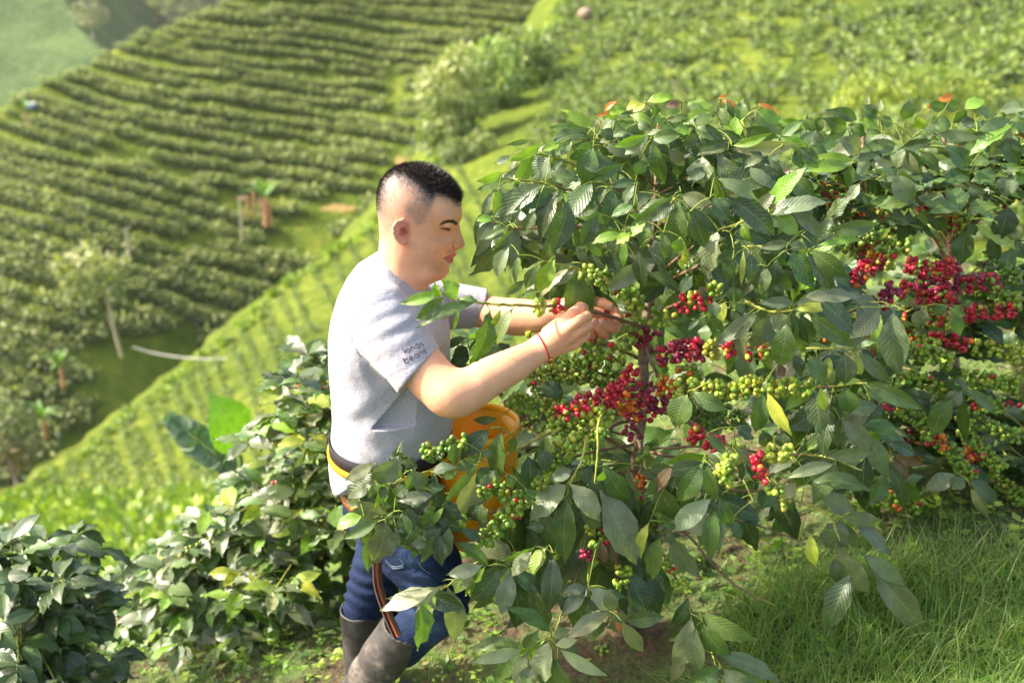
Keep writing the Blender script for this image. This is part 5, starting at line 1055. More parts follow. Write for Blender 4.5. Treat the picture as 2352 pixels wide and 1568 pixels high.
br([(1478, 1038), (1500, 1040), (1575, 1057), (1650, 1085), (1735, 1105), (1800, 1130)], YT, 2.12, 4.6)
br([(1474, 935), (1488, 940), (1562, 955), (1612, 985), (1675, 1027), (1725, 1060), (1770, 1105)], YT, 2.0, 5)
br([(1479, 885), (1525, 890), (1660, 890), (1780, 885), (1875, 890), (1925, 885), (1975, 880), (2060, 895)], YT, 2.08, 4.2, 1.7, .28)
br([(1480, 815), (1510, 806), (1560, 800), (1640, 795), (1770, 800), (1850, 800), (1950, 800)], YT, 2.08, 4.2, 1.8, .3)
br([(1560, 956), (1640, 1010), (1750, 1040), (1815, 1043), (1860, 1045), (1900, 1050), (1980, 1080)], 2.25, 2.02, 3.4, 1.8, .3)
br([(1455, 1170), (1500, 1180), (1576, 1225), (1640, 1300), (1700, 1350), (1780, 1390)], YT, 2.05, 4, 1.6, 0)
br([(1400, 1215), (1378, 1225), (1360, 1242), (1330, 1310), (1318, 1350), (1300, 1383), (1270, 1461)], 2.25, 1.95, 3.4, 1.6, .1)
br([(1450, 1180), (1400, 1210), (1355, 1296), (1352, 1348)], YT, 1.97, 3, 1.4, .3)
br([(1445, 1230), (1440, 1286), (1430, 1340), (1412, 1398)], YT, 1.97, 3, 1.4, .3)
br([(1455, 1150), (1500, 1230), (1530, 1286), (1570, 1361), (1600, 1426), (1625, 1470), (1645, 1530)], YT, 1.92, 3.6, 1.6, .45)
br([(1450, 1140), (1380, 1190), (1300, 1255), (1230, 1262), (1100, 1290), (1025, 1347), (1000, 1357)], YT, 1.92, 4, 1.6, .5)
br([(1420, 1060), (1340, 1100), (1180, 1160), (1040, 1200), (960, 1190), (880, 1185)], YT, 1.84, 4, 1.6, .3)
br([(1470, 1000), (1420, 940, 2.2), (1378, 957, 2.02), (1372, 1040, 1.96), (1366, 1110, 1.94)], YT, 1.93, 3, 1.8, .75)
br([(1440, 1000), (1363, 985, 2.1), (1335, 1060, 1.98), (1310, 1110, 1.96)], YT, 1.95, 3, 1.8, .7)
br([(1500, 1030), (1640, 1030, 2.1), (1700, 1090, 2.0), (1730, 1150, 1.97)], YT, 1.97, 3, 1.8, .3)
br([(1560, 960), (1600, 960, 2.2), (1640, 880, 2.0), (1580, 900, 1.98)], 2.3, 1.98, 2, 1.4, .3)
br([(1455, 1090), (1600, 1120), (1760, 1130), (1830, 1150), (1900, 1180), (1930, 1240)], YT, 2.02, 4, 1.6, .35)
br([(1452, 1110), (1600, 1170), (1720, 1200), (1830, 1240), (1870, 1265)], YT, 2.2, 3, 1.4, 0)
br([(1505, 430), (1480, 400), (1430, 340), (1370, 320), (1330, 320)], YT, 2.25, 3.4)
br([(1504, 465), (1430, 440), (1380, 415), (1300, 370), (1240, 355), (1210, 350)], YT, 2.15, 3.6, 1.6, .6)
br([(1503, 520), (1430, 480), (1350, 450), (1280, 430), (1210, 415), (1180, 415)], YT, 2.1, 3.6, 1.6, .3)
br([(1502, 560), (1400, 530), (1300, 520), (1190, 525), (1150, 515), (1110, 505)], YT, 2.15, 3.6, 1.6, .3)
br([(1509, 400), (1560, 350), (1650, 330), (1700, 270), (1740, 245)], YT, 2.33, 3, 1.4, .5)
br([(1507, 450), (1600, 400), (1700, 390), (1780, 350), (1800, 330)], YT, 2.15, 3.4)
br([(1503, 520), (1600, 480), (1690, 470), (1780, 440), (1830, 400)], YT, 2.1, 3.4)
br([(1502, 500), (1525, 475), (1553, 455)], YT, 2.02, 3, 1.6, .6)
br([(1500, 620), (1440, 590), (1430, 560), (1430, 535)], YT, 2.02, 3, 1.6, .4)
br([(1500, 640), (1600, 560), (1690, 515), (1770, 490), (1830, 470)], YT, 2.05, 3.6, 1.6, .5)
br([(1505, 440), (1510, 380), (1490, 330), (1480, 300)], YT, 2.28, 3, 1.4, .5)
rows_ = []
for tl in (1, 2, 4, 6, 7, 8, 9): rows_ += leaf_rows(parse(LV[tl], tl), lambda x, y: yauto(x, y) - .03)
rows_ += leaf_rows(parse(LV[5], 5), lambda x, y: 1.86 + .14 * min(1, max(0, (x - 960) / 250)), .022)
rows_ += leaf_rows(parse(LV3, 3), lambda x, y: 1.95 + .12 * min(1, max(0, (x - 1040) / 200)), .012, .5)
rows_ += leaf_rows(parse(LV3b, 3), lambda x, y: 2.30 if (y > 760 and x < 1200) else 2.12, .02)
# their neighbours, half hidden behind them
for tl in (1, 2, 4, 6, 7, 9, 5):
    near = []
    for (bx, by, tx, ty, w, c) in parse(LV[tl], tl):
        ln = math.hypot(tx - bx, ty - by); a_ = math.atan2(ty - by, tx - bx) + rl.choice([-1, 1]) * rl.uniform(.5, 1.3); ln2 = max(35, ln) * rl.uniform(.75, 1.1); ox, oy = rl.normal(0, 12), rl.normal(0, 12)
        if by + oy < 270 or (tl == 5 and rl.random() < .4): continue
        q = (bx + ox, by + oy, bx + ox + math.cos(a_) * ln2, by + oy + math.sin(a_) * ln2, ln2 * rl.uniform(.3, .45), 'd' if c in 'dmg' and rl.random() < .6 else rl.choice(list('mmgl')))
        if q[3] < 245 + 250 * abs((q[2] - 1500) / 420) ** 2.2 and tl in (1,): continue
        if tl == 7 and q[3] > 1400 and rl.random() < .5: continue
        if tl in (4, 6) and 1180 < q[0] < 1900 and 760 < (q[1] + q[3]) / 2 < 1030: continue
        if tl == 5 and 1000 < (q[0] + q[2]) / 2 < 1200 and 900 < (q[1] + q[3]) / 2 < 1270: continue
        near.append(q)
    if tl == 6: near += [(q[0] + rl.normal(0, 30), q[1] + 25, q[2] + rl.normal(0, 30), q[3] + 30, q[4], 'd') for q in near if q[1] < 1120]
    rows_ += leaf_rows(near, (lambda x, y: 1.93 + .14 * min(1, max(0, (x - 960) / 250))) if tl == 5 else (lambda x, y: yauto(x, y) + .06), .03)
for k in range(46):                                   # the dense low sprays over the hip of the man
    x = rl.uniform(835, 1010); y = rl.uniform(1070, 1200); a_ = rl.uniform(.3, 2.9); ln = rl.uniform(50, 88)
    rows_ += leaf_rows([(x, y, x + math.cos(a_) * ln, y + math.sin(a_) * ln, ln * rl.uniform(.36, .5), rl.choice(list('ddddmg')))], lambda q, w_: 1.93, .02)
for k in range(60):                                   # large drooping leaves low in the crown
    x = rl.uniform(1080, 1540); y = rl.uniform(1060, 1330); a_ = rl.uniform(.9, 2.3); ln = rl.uniform(80, 125)
    rows_ += leaf_rows([(x, y, x + math.cos(a_) * ln, y + math.sin(a_) * ln, ln * rl.uniform(.34, .46), rl.choice(list('dddmmg')))], lambda q, w_: yauto(q, w_) + .12, .03)
# darker inner leaves that fill the crown behind
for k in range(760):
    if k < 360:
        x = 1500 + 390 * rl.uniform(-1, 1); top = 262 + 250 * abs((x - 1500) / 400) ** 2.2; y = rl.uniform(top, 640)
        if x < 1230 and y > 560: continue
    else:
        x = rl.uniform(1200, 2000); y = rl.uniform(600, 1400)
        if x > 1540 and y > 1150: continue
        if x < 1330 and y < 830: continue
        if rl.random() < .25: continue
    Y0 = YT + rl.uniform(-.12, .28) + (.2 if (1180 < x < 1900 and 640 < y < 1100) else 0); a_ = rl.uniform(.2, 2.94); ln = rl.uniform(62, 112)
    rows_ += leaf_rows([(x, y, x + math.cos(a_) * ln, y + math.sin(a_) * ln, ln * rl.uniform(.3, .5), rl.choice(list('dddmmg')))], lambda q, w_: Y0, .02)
cl = []
def bc_(pts, Y0, Y1, n, mixk, rad=.0135):
    dy = -.06 if 640 < pts[0][1] < 1250 and pts[0][0] > 1300 else 0
    cl.append((PL(pts, Y0 + dy, Y1 + dy), n, rad, mixk))
bc_([(1220, 703), (1255, 700)], 2.11, 2.13, 13, 'G'); bc_([(1262, 698), (1292, 704)], 2.13, 2.15, 9, 'x')
bc_([(1345, 622), (1400, 645), (1450, 672)], 2.16, 2.27, 42, 'g', .016); bc_([(1440, 672), (1470, 700)], 2.24, 2.3, 20, 'g', .017)
bc_([(1500, 640), (1560, 632), (1620, 602)], 2.36, 2.3, 26, 'k'); bc_([(1655, 570), (1700, 575)], 2.12, 2.1, 12, 'k', .016)
bc_([(1560, 697), (1600, 688), (1628, 682)], 2.24, 2.18, 24, 'r', .017); bc_([(1500, 726), (1545, 730)], 2.30, 2.24, 14, 'g', .016); bc_([(1622, 660), (1660, 672)], 2.22, 2.18, 10, 'g')
bc_([(1460, 740), (1480, 790), (1500, 750)], 2.38, 2.4, 22, 'p', .02); bc_([(1452, 690), (1462, 760), (1450, 800)], 2.34, 2.4, 20, 'w', .018)
bc_([(1330, 790), (1390, 800), (1440, 815)], 2.34, 2.32, 34, 'w', .017); bc_([(1340, 820), (1410, 840)], 2.34, 2.33, 26, 'g', .018)
bc_([(1210, 872), (1260, 858), (1310, 856), (1370, 862), (1430, 872)], 2.24, 2.30, 92, 'g', .020); bc_([(1240, 842), (1300, 832), (1360, 838)], 2.3, 2.3, 42, 'g', .018)
bc_([(1430, 850), (1455, 870)], 2.28, 2.28, 18, 'r', .02); bc_([(1400, 905), (1440, 888)], 2.24, 2.26, 26, 'r', .02)
bc_([(1170, 915), (1230, 928), (1300, 940)], 2.16, 2.2, 52, 'g', .019); bc_([(1280, 952), (1325, 945), (1375, 928)], 2.14, 2.2, 42, 'x', .018); bc_([(1330, 932), (1380, 915), (1440, 905)], 2.12, 2.2, 40, 'r', .02)
bc_([(1265, 975), (1310, 978), (1350, 965)], 2.12, 2.16, 34, 'g', .017); bc_([(1355, 952), (1400, 950)], 2.1, 2.14, 26, 'G', .018); bc_([(1430, 925), (1455, 945)], 2.25, 2.28, 20, 'o', .02)
bc_([(1475, 880), (1480, 960)], 2.27, 2.28, 24, 'p', .022); bc_([(1440, 975), (1462, 1000)], 2.28, 2.3, 7, 'p', .016)
bc_([(1505, 880), (1535, 888), (1560, 892)], 2.28, 2.26, 30, 'x', .018); bc_([(1545, 885), (1640, 890), (1720, 892)], 2.22, 2.18, 62, 'G', .016); bc_([(1700, 880), (1780, 885), (1870, 890)], 2.18, 2.12, 66, 'G', .016)
bc_([(1505, 905), (1530, 940)], 2.3, 2.28, 20, 'p', .02); bc_([(1560, 930), (1600, 960), (1660, 955)], 2.36, 2.36, 44, 'k', .02); bc_([(1600, 905), (1680, 925)], 2.36, 2.36, 36, 'k', .02)
bc_([(1505, 815), (1535, 810), (1560, 803)], 2.3, 2.28, 22, 'p', .02); bc_([(1550, 802), (1590, 798), (1614, 798)], 2.26, 2.22, 40, 'p', .021); bc_([(1622, 800), (1650, 796)], 2.22, 2.2, 18, 'G', .018); bc_([(1655, 798), (1695, 795)], 2.18, 2.16, 16, 'r', .016); bc_([(1700, 800), (1770, 800)], 2.16, 2.14, 26, 'x', .017)
bc_([(1510, 850), (1570, 860), (1600, 850)], 2.34, 2.3, 24, 'w', .02); bc_([(1580, 988), (1612, 1000)], 2.2, 2.17, 12, 'r', .016); bc_([(1615, 1005), (1660, 1020)], 2.17, 2.12, 12, 'r', .015)
bc_([(1650, 1050), (1670, 1080), (1650, 1108)], 2.02, 2.0, 34, 'G', .02); bc_([(1665, 1050), (1690, 1075)], 2.02, 2.0, 14, 'g', .016); bc_([(1725, 1065), (1765, 1060)], 2.02, 2.0, 14, 'r', .018); bc_([(1750, 1040), (1790, 1040)], 2.04, 2.02, 14, 'G', .016); bc_([(1795, 1038), (1820, 1042)], 2.02, 2.0, 12, 'G', .016)
bc_([(1772, 1100), (1790, 1140), (1815, 1150)], 2.0, 1.98, 12, 'G', .015); bc_([(1745, 1085), (1760, 1095)], 2.0, 2.0, 5, 'r', .013)
bc_([(1300, 1025), (1270, 1060), (1240, 1090)], 2.12, 2.05, 50, 'g', .020); bc_([(1345, 1000), (1320, 1015), (1290, 1035)], 2.14, 2.1, 34, 'g', .019); bc_([(1360, 985), (1385, 1010)], 2.16, 2.16, 12, 'g', .018)
bc_([(1235, 1115), (1245, 1100)], 2.0, 2.0, 8, 'g'); bc_([(1095, 1120), (1130, 1118), (1165, 1130)], 1.97, 1.97, 30, 'g', .017); bc_([(1170, 1140), (1200, 1150)], 1.97, 1.97, 14, 'g', .017)
bc_([(1205, 1135), (1180, 1170), (1150, 1195)], 1.96, 1.96, 40, 'g', .018); bc_([(1150, 1205), (1125, 1225), (1100, 1240)], 1.96, 1.96, 26, 'g', .016); bc_([(1050, 1185), (1060, 1200)], 1.95, 1.95, 8, 'g', .012)
bc_([(970, 1045), (1000, 1030), (1025, 1040)], 1.93, 1.93, 26, 'k', .015); bc_([(1030, 1018), (1075, 1010)], 1.93, 1.93, 10, 'k', .013)
bc_([(1470, 1035), (1485, 1050)], 2.28, 2.28, 10, 'g', .016); bc_([(1462, 1095), (1480, 1105)], 2.26, 2.26, 11, 'o', .016); bc_([(1455, 1145), (1470, 1170)], 2.24, 2.22, 14, 'x', .018); bc_([(1485, 1160), (1530, 1195)], 2.2, 2.16, 26, 'g', .018)
bc_([(1365, 1195), (1370, 1225), (1380, 1250)], 2.1, 2.08, 24, 'w', .018); bc_([(1350, 1255), (1345, 1290)], 2.04, 2.02, 7, 'p', .014); bc_([(1275, 1250), (1292, 1275)], 2.1, 2.1, 10, 'g', .014); bc_([(1435, 1290), (1430, 1325), (1428, 1350)], 2.04, 2.0, 18, 'g', .015)
bc_([(1530, 1270), (1548, 1290), (1560, 1320)], 2.06, 2.04, 22, 'g', .016); bc_([(1555, 1325), (1572, 1350)], 2.0, 1.98, 12, 'w', .013); bc_([(1600, 1280), (1640, 1310)], 2.2, 2.2, 20, 'k', .018); bc_([(1380, 1480), (1390, 1500)], 2.3, 2.3, 5, 'k', .014); bc_([(1650, 960), (1720, 960)], 2.42, 2.42, 30, 'k', .02); bc_([(1840, 940), (1900, 990)], 2.42, 2.42, 30, 'k', .022)
bc_([(1210, 780), (1240, 770)], 2.34, 2.34, 9, 'g', .015)
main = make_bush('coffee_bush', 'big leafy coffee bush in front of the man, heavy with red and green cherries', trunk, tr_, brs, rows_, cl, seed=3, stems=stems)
# the ripe cherry lying in the open hand
a = Acc(); cherries(a, [at(1394, 717, 2.285)], np.array([[-.3, -.5, .8]]), .0085, np.array([[.5, .02, .03]])); tag(a.build('coffee_cherry', M['berry']), 'single ripe red cherry held in the open palm', 'cherry')

# ---- bushes grown by rule: rosettes of drooping leaves at the ends of arching branches
def grown_bush(name, label, base, top, crown, nb, nl, seed, leaf=.125, berries=0, bmix='g', cols='ddmmmgl', rowsx=None, clx=None, gloss_y=.0, trunk_r=(.006, .010, .014, .018), down=.5, hang=.35):
    """crown: ellipsoids (centre, radii) that hold the branch ends; nb branches with about nl leaves each"""
    r = np.random.default_rng(seed); base = np.array(base); top = np.array(top); rows = list(rowsx or []); br_s = []; cls = list(clx or [])
    tp = np.array([top, top * .7 + base * .3 + r.normal(0, .015, 3), top * .35 + base * .65 + r.normal(0, .02, 3), base])
    vol = np.array([c[1][0] * c[1][1] * c[1][2] for c in crown]) ** .66
    for k in range(nb):
        c = crown[r.choice(len(crown), p=vol / vol.sum())]; d = unit(r.normal(size=3)); d[2] = abs(d[2]) * .8 - .25 * r.random(); e = np.array(c[0]) + d * np.array(c[1]) * r.uniform(.55, 1.02)
        hz = np.clip((e[2] - base[2]) / (top[2] - base[2] + 1e-6), .08, .95) * r.uniform(.75, .98); s0 = base + (top - base) * hz; mid = s0 * .45 + e * .55 + np.array([0, 0, .10 * np.linalg.norm(e - s0)])
        p = smooth_path([s0, mid, e], 9); br_s.append((np.array([s0, mid, e]), .0042, .0018, .35)); out = unit(e - s0)
        for q in range(nl):
            t_ = 1 - .5 * r.random() ** 1.6 if q > 3 else 1.0; b = p[int(round(t_ * 8))] + r.normal(0, .008, 3); a_ = q * 2.4 + r.uniform(-.4, .4)
            hd = unit(out * .6 + np.array([math.cos(a_), math.sin(a_), 0]) * 1.0); hd[2] -= r.uniform(.0, 1.0) * down; hd = unit(hd); L = leaf * r.uniform(.6, 1.15)
            Nn = unit(np.array([0, 0, 1.]) + r.normal(0, .35, 3) + np.array([0, -.25, 0])); cc = CC[r.choice(list(cols))]
            rows.append((b, b + hd * L, L * r.uniform(.36, .48), Nn, np.array(cc) * r.uniform(.75, 1.3) * np.array([r.uniform(.9, 1.15), 1, r.uniform(.85, 1.2)]), r.uniform(.05, .16)))
        if berries and r.random() < .85:
            i0 = r.integers(1, 4); cls.append((p[i0:i0 + 4], int(berries * r.uniform(.6, 1.4)), .017, bmix[r.integers(0, len(bmix))]))
    return make_bush(name, label, tp[::1], np.array(trunk_r), br_s, rows, cls, seed=seed + 100)
# second and third bush of the row on the right
def W3(px_, py_, Y): return at(px_, py_, Y)
rx = leaf_rows(parse(LV2R, 2), lambda x, y: 2.62 - .1 * min(1, max(0, (y - 250) / 150)), .03)
grp = []
clx = []
def cB(pts, Y0, Y1, n, mk, rad=.018): clx.append((PL(pts, Y0, Y1), n, rad, mk))
for (p, n, mk) in [([(1900, 620), (1960, 640), (2000, 600)], 50, 'r'), ([(1990, 590), (2060, 600)], 40, 'x'), ([(1950, 690), (2010, 700), (2060, 650)], 56, 'p'), ([(1890, 760), (1960, 750), (2010, 700)], 46, 'x'), ([(1900, 560), (1980, 540), (2020, 520)], 46, 'k'),
                   ([(1985, 520), (2030, 560), (2100, 560)], 46, 'g'), ([(1960, 800), (2020, 790), (2080, 760)], 50, 'x'), ([(2080, 800), (2130, 810), (2190, 830)], 66, 'g'), ([(1960, 850), (2020, 850), (2080, 870)], 50, 'g'), ([(2080, 860), (2140, 880), (2200, 900)], 80, 'g'), ([(2020, 920), (2050, 925)], 12, 'r'),
                   ([(2060, 930), (2110, 960), (2150, 1000)], 70, 'g'), ([(2150, 1000), (2200, 1050), (2230, 1100)], 70, 'g'), ([(2130, 1000), (2180, 1020)], 16, 'o'), ([(2000, 1140), (2080, 1150)], 50, 'w'), ([(2060, 1150), (2120, 1170)], 40, 'g'), ([(1950, 960), (2010, 980)], 40, 'k'), ([(1910, 640), (1930, 700)], 24, 'r')]: cB(p, 2.55, 2.5, n, mk)
grown_bush('coffee_bush', 'second coffee bush in the row, right behind the big one, with crimson clusters', W3(1975, 1200, 2.75), W3(1985, 300, 2.78),
           [(W3(1960, 430, 2.78), (.42, .30, .16)), (W3(1900, 480, 2.75), (.30, .22, .16)), (W3(2020, 800, 2.8), (.40, .28, .30)), (W3(1980, 1000, 2.85), (.42, .28, .22))], 84, 7, 31, .12, 18, 'xgwk', 'dddmmmg', rx, clx)
rx = leaf_rows(parse(LV10, 10), lambda x, y: 2.62, .03) + leaf_rows(parse(LV9R, 9), lambda x, y: 2.45, .03)
clx = []
for (p, n, mk) in [([(2080, 600), (2150, 620), (2200, 600)], 60, 'r'), ([(2160, 640), (2230, 650), (2300, 640)], 66, 'p'), ([(2060, 660), (2140, 680), (2180, 660)], 50, 'r'), ([(2200, 720), (2260, 715), (2340, 710)], 60, 'r'), ([(2120, 720), (2200, 740)], 40, 'x'), ([(2130, 785), (2180, 775), (2230, 795)], 34, 'r'),
                   ([(2230, 795), (2300, 800), (2350, 820)], 50, 'G'), ([(2100, 780), (2160, 800)], 44, 'g'), ([(2180, 860), (2260, 870), (2340, 880)], 80, 'g'), ([(2240, 920), (2300, 930)], 26, 'g'), ([(2210, 980), (2260, 1040), (2300, 1080)], 80, 'g'), ([(2230, 1010), (2250, 1060)], 24, 'o'), ([(2270, 1080), (2320, 1120), (2350, 1150)], 60, 'g'),
                   ([(2200, 940), (2280, 980), (2350, 1000)], 60, 'g'), ([(2280, 680), (2350, 690)], 40, 'g'), ([(2100, 640), (2200, 700)], 50, 'p'), ([(2300, 620), (2352, 640)], 40, 'k')]: cB(p, 2.6, 2.55, n, mk)
grown_bush('coffee_bush', 'third coffee bush in the row, at the right edge, loaded with green cherries below', W3(2190, 1180, 2.95), W3(2170, 300, 2.98),
           [(W3(2190, 400, 2.98), (.38, .30, .16)), (W3(2330, 380, 2.9), (.30, .30, .18)), (W3(2250, 720, 2.9), (.42, .30, .30)), (W3(2300, 1000, 2.85), (.3, .28, .22))], 110, 7, 33, .12, 22, 'rggxk', 'dddmmmg', rx, clx)
grown_bush('coffee_bush', 'farther coffee bush glimpsed behind the third one, cut by the right edge', W3(2480, 1150, 3.3), W3(2460, 330, 3.3),
           [(W3(2440, 400, 3.3), (.5, .35, .22)), (W3(2430, 800, 3.3), (.5, .35, .4))], 80, 7, 35, .12, 16, 'gk', 'ddmmg')
# bush right behind the man, its neighbour below, the two at the lower left
grown_bush('coffee_bush', 'sunlit coffee bush directly behind the back of the man', W3(800, 1480, 3.2), W3(770, 800, 3.25),
           [(W3(770, 900, 3.15), (.30, .30, .22)), (W3(740, 1000, 3.1), (.26, .28, .20)), (W3(680, 1150, 3.05), (.32, .30, .22)), (W3(880, 1150, 3.2), (.4, .3, .3)), (W3(700, 1290, 3.0), (.42, .32, .20))], 150, 8, 41, .125, 5, 'gr', 'ddmmmmggmpgly', trunk_r=(.005, .010, .016, .02))
grown_bush('coffee_bush', 'wide low coffee bush spreading down to the left behind the man', W3(560, 1530, 3.15), W3(560, 1150, 3.2),
           [(W3(600, 1200, 3.1), (.26, .28, .16)), (W3(530, 1290, 3.05), (.32, .30, .18)), (W3(560, 1370, 3.0), (.45, .30, .16)), (W3(420, 1380, 3.1), (.26, .26, .16))], 110, 8, 43, .12, 3, 'g', 'dmmmgggpl')
grown_bush('coffee_bush', 'dark coffee bush in the lower left corner with glossy leaves', W3(30, 1680, 2.5), W3(60, 1330, 2.55),
           [(W3(30, 1320, 2.5), (.24, .25, .13)), (W3(50, 1450, 2.45), (.24, .26, .14)), (W3(30, 1530, 2.35), (.28, .24, .16)), (W3(130, 1560, 2.5), (.2, .2, .10))], 76, 8, 45, .12, 0, 'g', 'dddddmm', down=1.1)
grown_bush('coffee_bush', 'shaded coffee bush in the gap left of the wide low bush', W3(270, 1590, 3.3), W3(270, 1340, 3.3),
           [(W3(260, 1400, 3.3), (.34, .28, .13)), (W3(330, 1470, 3.2), (.32, .28, .12)), (W3(150, 1370, 3.4), (.25, .25, .10))], 60, 7, 47, .115, 2, 'g', 'ddmmml')
grown_bush('coffee_bush', 'pale coffee bush top poking up at the left edge above the dark bush', W3(20, 1420, 4.4), W3(30, 1200, 4.4),
           [(W3(10, 1270, 4.4), (.22, .3, .12))], 18, 7, 49, .13, 0, 'g', 'mgpl')
grown_bush('coffee_bush', 'coffee bush glimpsed under the arm of the man behind the main bush', W3(1180, 1250, 3.1), W3(1160, 800, 3.1),
           [(W3(1120, 850, 3.1), (.28, .22, .14)), (W3(1260, 980, 3.1), (.34, .25, .22)), (W3(1180, 1100, 3.1), (.3, .25, .2))], 60, 7, 51, .12, 3, 'g', 'dmmgl')
# banana plant rising behind the bush
root = empty('banana_plant', at(560, 1250, 5.2)); tag(root, 'large banana leaves rising behind the bush left of the man', 'banana plant')
def bleaf(bx, by, tx, ty, w, Y0, Y1, col, tau, fr=False):
    a = Acc(); B = at(bx, by, Y0); T = at(tx, ty, Y1); D = unit(T - B); V = unit(np.array([0, 0, CAMZ]) - B); N0 = unit(V - (V @ D) * D); S = np.cross(D, N0); Nn = N0 * math.cos(tau) + S * math.sin(tau); W = w * mm(bx, by, Y0) / math.cos(tau)
    if not fr: leaves(a, [B], [T], W, [Nn], np.array([col]), .10, .1, .012)
    else:
        for i in range(20):
            t_ = (i + .5) / 20
            for s_ in (-1, 1):
                b0 = B + D * t_ * np.linalg.norm(T - B) + Nn * .3 * (t_ - t_ * t_) * .3; leaves(a, [b0], [b0 + S * s_ * W * .5 * math.sin(math.pi * (.12 + .8 * t_)) + D * .05], .085, [Nn + D * rl.normal(0, .25)], np.array([col]) * rl.uniform(.7, 1.2), .05, .1, .02)
        tube(a, [B, T], [.012, .004], col, 6)
    return a
for q in ((548, 1050, 478, 900, 105, 5.2, 5.15, (.13, .28, .02), .5, False), (540, 1085, 392, 965, 80, 5.2, 5.3, (.10, .18, .08), .2, True)):
    bleaf(*q).build('leaf', M['leaf'], root)
a = Acc(); tube(a, [at(560, 1250, 5.2), at(558, 1140, 5.2), at(552, 1045, 5.2)], [.05, .04, .02], (.12, .2, .05), 8); a.build('trunk', M['twig'], root)
# ------------------------------------------------------------------ weeds, grass, litter on the plantation ground
rg = np.random.default_rng(77)
def gpt(px_, py_):
    """where the sight line through a pixel meets the ground"""
    lo_, hi_ = .9, 7.5
    for Y in np.linspace(.9, 7.5, 140):
        p = at(px_, py_, Y)
        if p[2] < ground_z(p[0], p[1]): return np.array([p[0], p[1], float(ground_z(p[0], p[1]))])
    return None
# grass: long bent blades at the lower right, thinner elsewhere
def blades(n, region, hmin, hmax, wd, cols, lean):
    P = []
    while len(P) < n:
        x = rg.uniform(*region[0]); y = rg.uniform(*region[1]); p = (x, y)
        if len(region) > 2 and not region[2](x, y): continue
        P.append((x, y, float(ground_z(x, y))))
    P = np.array(P); h = rg.uniform(hmin, hmax, n); az = rg.uniform(0, 6.28, n); ln = rg.uniform(.2, 1.0, n) * lean
    d = np.stack([np.cos(az), np.sin(az), 0 * az], 1); w = np.stack([-np.sin(az), np.cos(az), 0 * az], 1) * (wd * rg.uniform(.6, 1.3, n))[:, None]
    S = np.linspace(0, 1, 6); rows = []
    for s in S:
        c = P + d * (h * ln * s ** 1.8)[:, None] + np.array([0, 0, 1]) * (h * (s - .45 * ln * s ** 2.4))[:, None]; ww = w * (1 - s ** 1.6 * .96)
        rows += [c - ww, c + ww]
    V = np.stack(rows, 1).reshape(-1, 3); F = (np.array([[2 * i, 2 * i + 1, 2 * i + 3, 2 * i + 2] for i in range(5)])[None] + (np.arange(n) * 12)[:, None, None]).reshape(-1, 4)
    c = np.array(cols)[rg.integers(0, len(cols), n)] * rg.uniform(.7, 1.3, (n, 1)); return V, F, np.repeat(c, 12, 0)
GR = [(.08, .17, .02), (.12, .24, .03), (.17, .31, .045), (.24, .34, .07), (.32, .34, .12)]
a = Acc()
pR = gpt(2352, 1560); pL = gpt(1800, 1560)
def inlong(x, y):
    u, v = pix(np.array([x, y, float(ground_z(x, y))])); return u > 1740 - (v - 1300) * .25 + 60 * math.sin(v / 40) and v > 1285 + max(0, 2150 - u) * .16
a.add(*blades(24000, ((.3, 2.6), (1.0, 2.9), inlong), 0.08, .22, .0016, GR, 1.2))
tag(a.build('long_grass', M['weed']), 'long bent green grass growing in the lower right corner', 'grass', kind='stuff')
a = Acc()
def insoil(x, y):
    u, v = pix(np.array([x, y, float(ground_z(x, y))])); return ((u - 1500) / 260) ** 2 + ((v - 1500) / 110) ** 2 < 1
a.add(*blades(9000, ((-2.2, 3.2), (1.2, 4.6), lambda x, y: not insoil(x, y)), .02, .07, .0012, GR, 1.0))
tag(a.build('short_grass', M['weed']), 'short thin grass between the weeds on the bank', 'grass', kind='stuff')
# low broad-leaved weeds
a = Acc(); WC = [(.08, .16, .02), (.13, .23, .03), (.20, .31, .035), (.06, .12, .025), (.28, .36, .06)]
B = []; T = []; W = []; Nn = []; C = []
for k in range(6500):
    x = rg.uniform(-2.6, 2.9); y = rg.uniform(1.1, 4.8)
    if rg.random() < .6 and vnoise(x, y, 2.2, 8) < -.7: continue
    if insoil(x, y) and rg.random() < .9: continue
    z = float(ground_z(x, y)); h = rg.uniform(.01, .09); n = rg.integers(3, 7); sz = rg.uniform(.012, .034) * (1.25 if x > .6 else 1)
    cc = np.array(WC[rg.integers(0, 5)])
    for q in range(n):
        a_ = q * 2.4 + rg.uniform(0, 1); d = np.array([math.cos(a_), math.sin(a_), rg.uniform(-.2, .5)]); b = np.array([x, y, z + h * rg.uniform(.5, 1)])
        B.append(b); T.append(b + d * sz); W.append(sz * rg.uniform(.4, .75)); Nn.append(np.array([0, 0, 1]) + rg.normal(0, .3, 3)); C.append(cc * rg.uniform(.7, 1.3))
B, T, W, Nn, C = map(np.array, (B, T, W, Nn, C)); D = T - B; S = unit(np.cross(D, Nn)) * W[:, None] / 2
Vw = np.stack([B, B + D * .45 + S, T, B + D * .45 - S], 1).reshape(-1, 3); a.add(Vw, np.arange(len(Vw)).reshape(-1, 4), np.repeat(C, 4, 0))
tag(a.build('ground_weeds', M['weed']), 'low broad leaved weeds covering the bank', 'weeds', kind='stuff')
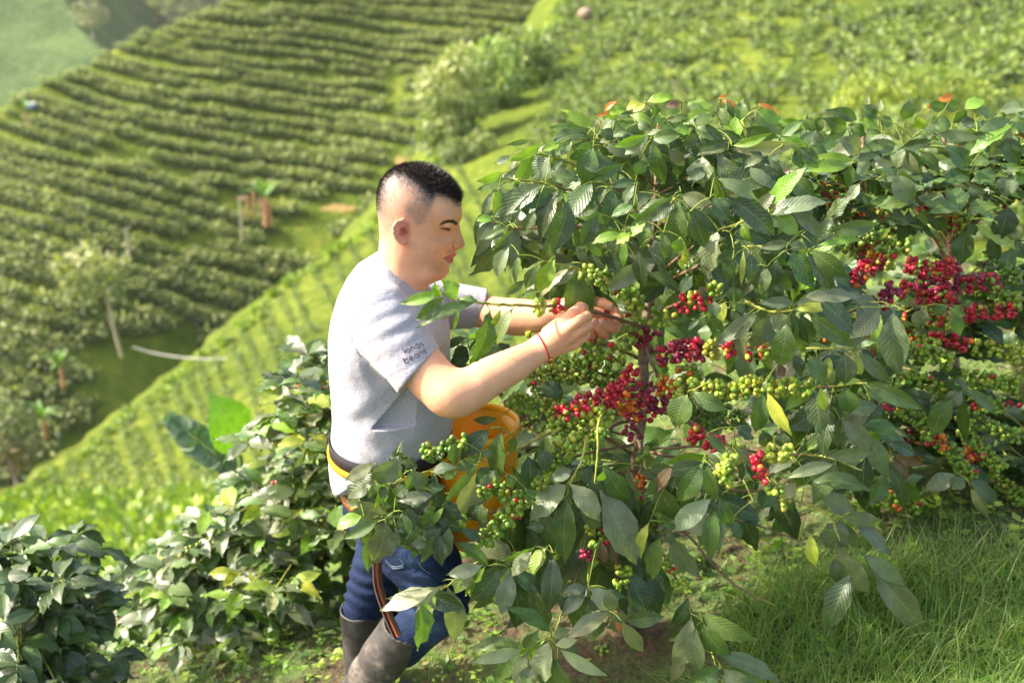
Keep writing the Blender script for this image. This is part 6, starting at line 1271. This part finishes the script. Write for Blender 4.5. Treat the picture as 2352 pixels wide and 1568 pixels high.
# leaf litter and bits on the bare soil
a = Acc(); n = 700; x = rg.uniform(-.6, 2.2, n); y = rg.uniform(1.4, 3.2, n); B = np.stack([x, y, ground_z(x, y) + .004], 1); az = rg.uniform(0, 6.28, n); L = rg.uniform(.008, .035, n)
D = np.stack([np.cos(az), np.sin(az), rg.uniform(-.1, .35, n)], 1); lc = np.array([(.20, .10, .05), (.30, .19, .11), (.12, .06, .035), (.40, .28, .18)])[rg.integers(0, 4, n)] * rg.uniform(.7, 1.2, (n, 1))
S = unit(np.cross(D, [0, 0, 1]) + rg.normal(0, .2, (n, 3))) * (L * .25)[:, None]; V_ = np.stack([B, B + D * (L * .5)[:, None] + S, B + D * L[:, None], B + D * (L * .5)[:, None] - S], 1).reshape(-1, 3)
a.add(V_, np.arange(len(V_)).reshape(-1, 4), np.repeat(lc, 4, 0)); tag(a.build('leaf_litter', M['weed']), 'dry brown leaf litter on the soil under the bushes', 'leaf litter', kind='stuff')
# ------------------------------------------------------------------ the hazy valley air
m = bpy.data.materials.new('haze'); m.use_nodes = True; nt = m.node_tree; nt.nodes.remove(nt.nodes['Principled BSDF'])
v = N(nt, 'ShaderNodeVolumePrincipled'); v.inputs['Color'].default_value = (1.0, .93, .76, 1); v.inputs['Density'].default_value = HAZE; v.inputs['Anisotropy'].default_value = .45
nt.links.new(v.outputs[0], nt.nodes['Material Output'].inputs['Volume'])
zs = [min((o.matrix_basis @ Vector(c)).z for c in o.bound_box) for o in COL.objects if o.type == 'MESH' and o.get('kind') == 'structure']; zt = [max((o.matrix_basis @ Vector(c)).z for c in o.bound_box) for o in COL.objects if o.type == 'MESH' and o.get('kind') == 'structure']
print('z range', min(zs), max(zt))
V_ = np.array([[x, y, z] for x in (-420, 420) for y in (-30, 900) for z in (min(zs) - 1, max(max(zt), 4) + 1)])
o = mesh_np('haze', V_, [[0, 1, 3, 2], [4, 6, 7, 5], [0, 4, 5, 1], [2, 3, 7, 6], [0, 2, 6, 4], [1, 5, 7, 3]], m, smooth=False); tag(o, 'thin sunlit haze filling the valley air', 'haze', kind='stuff')
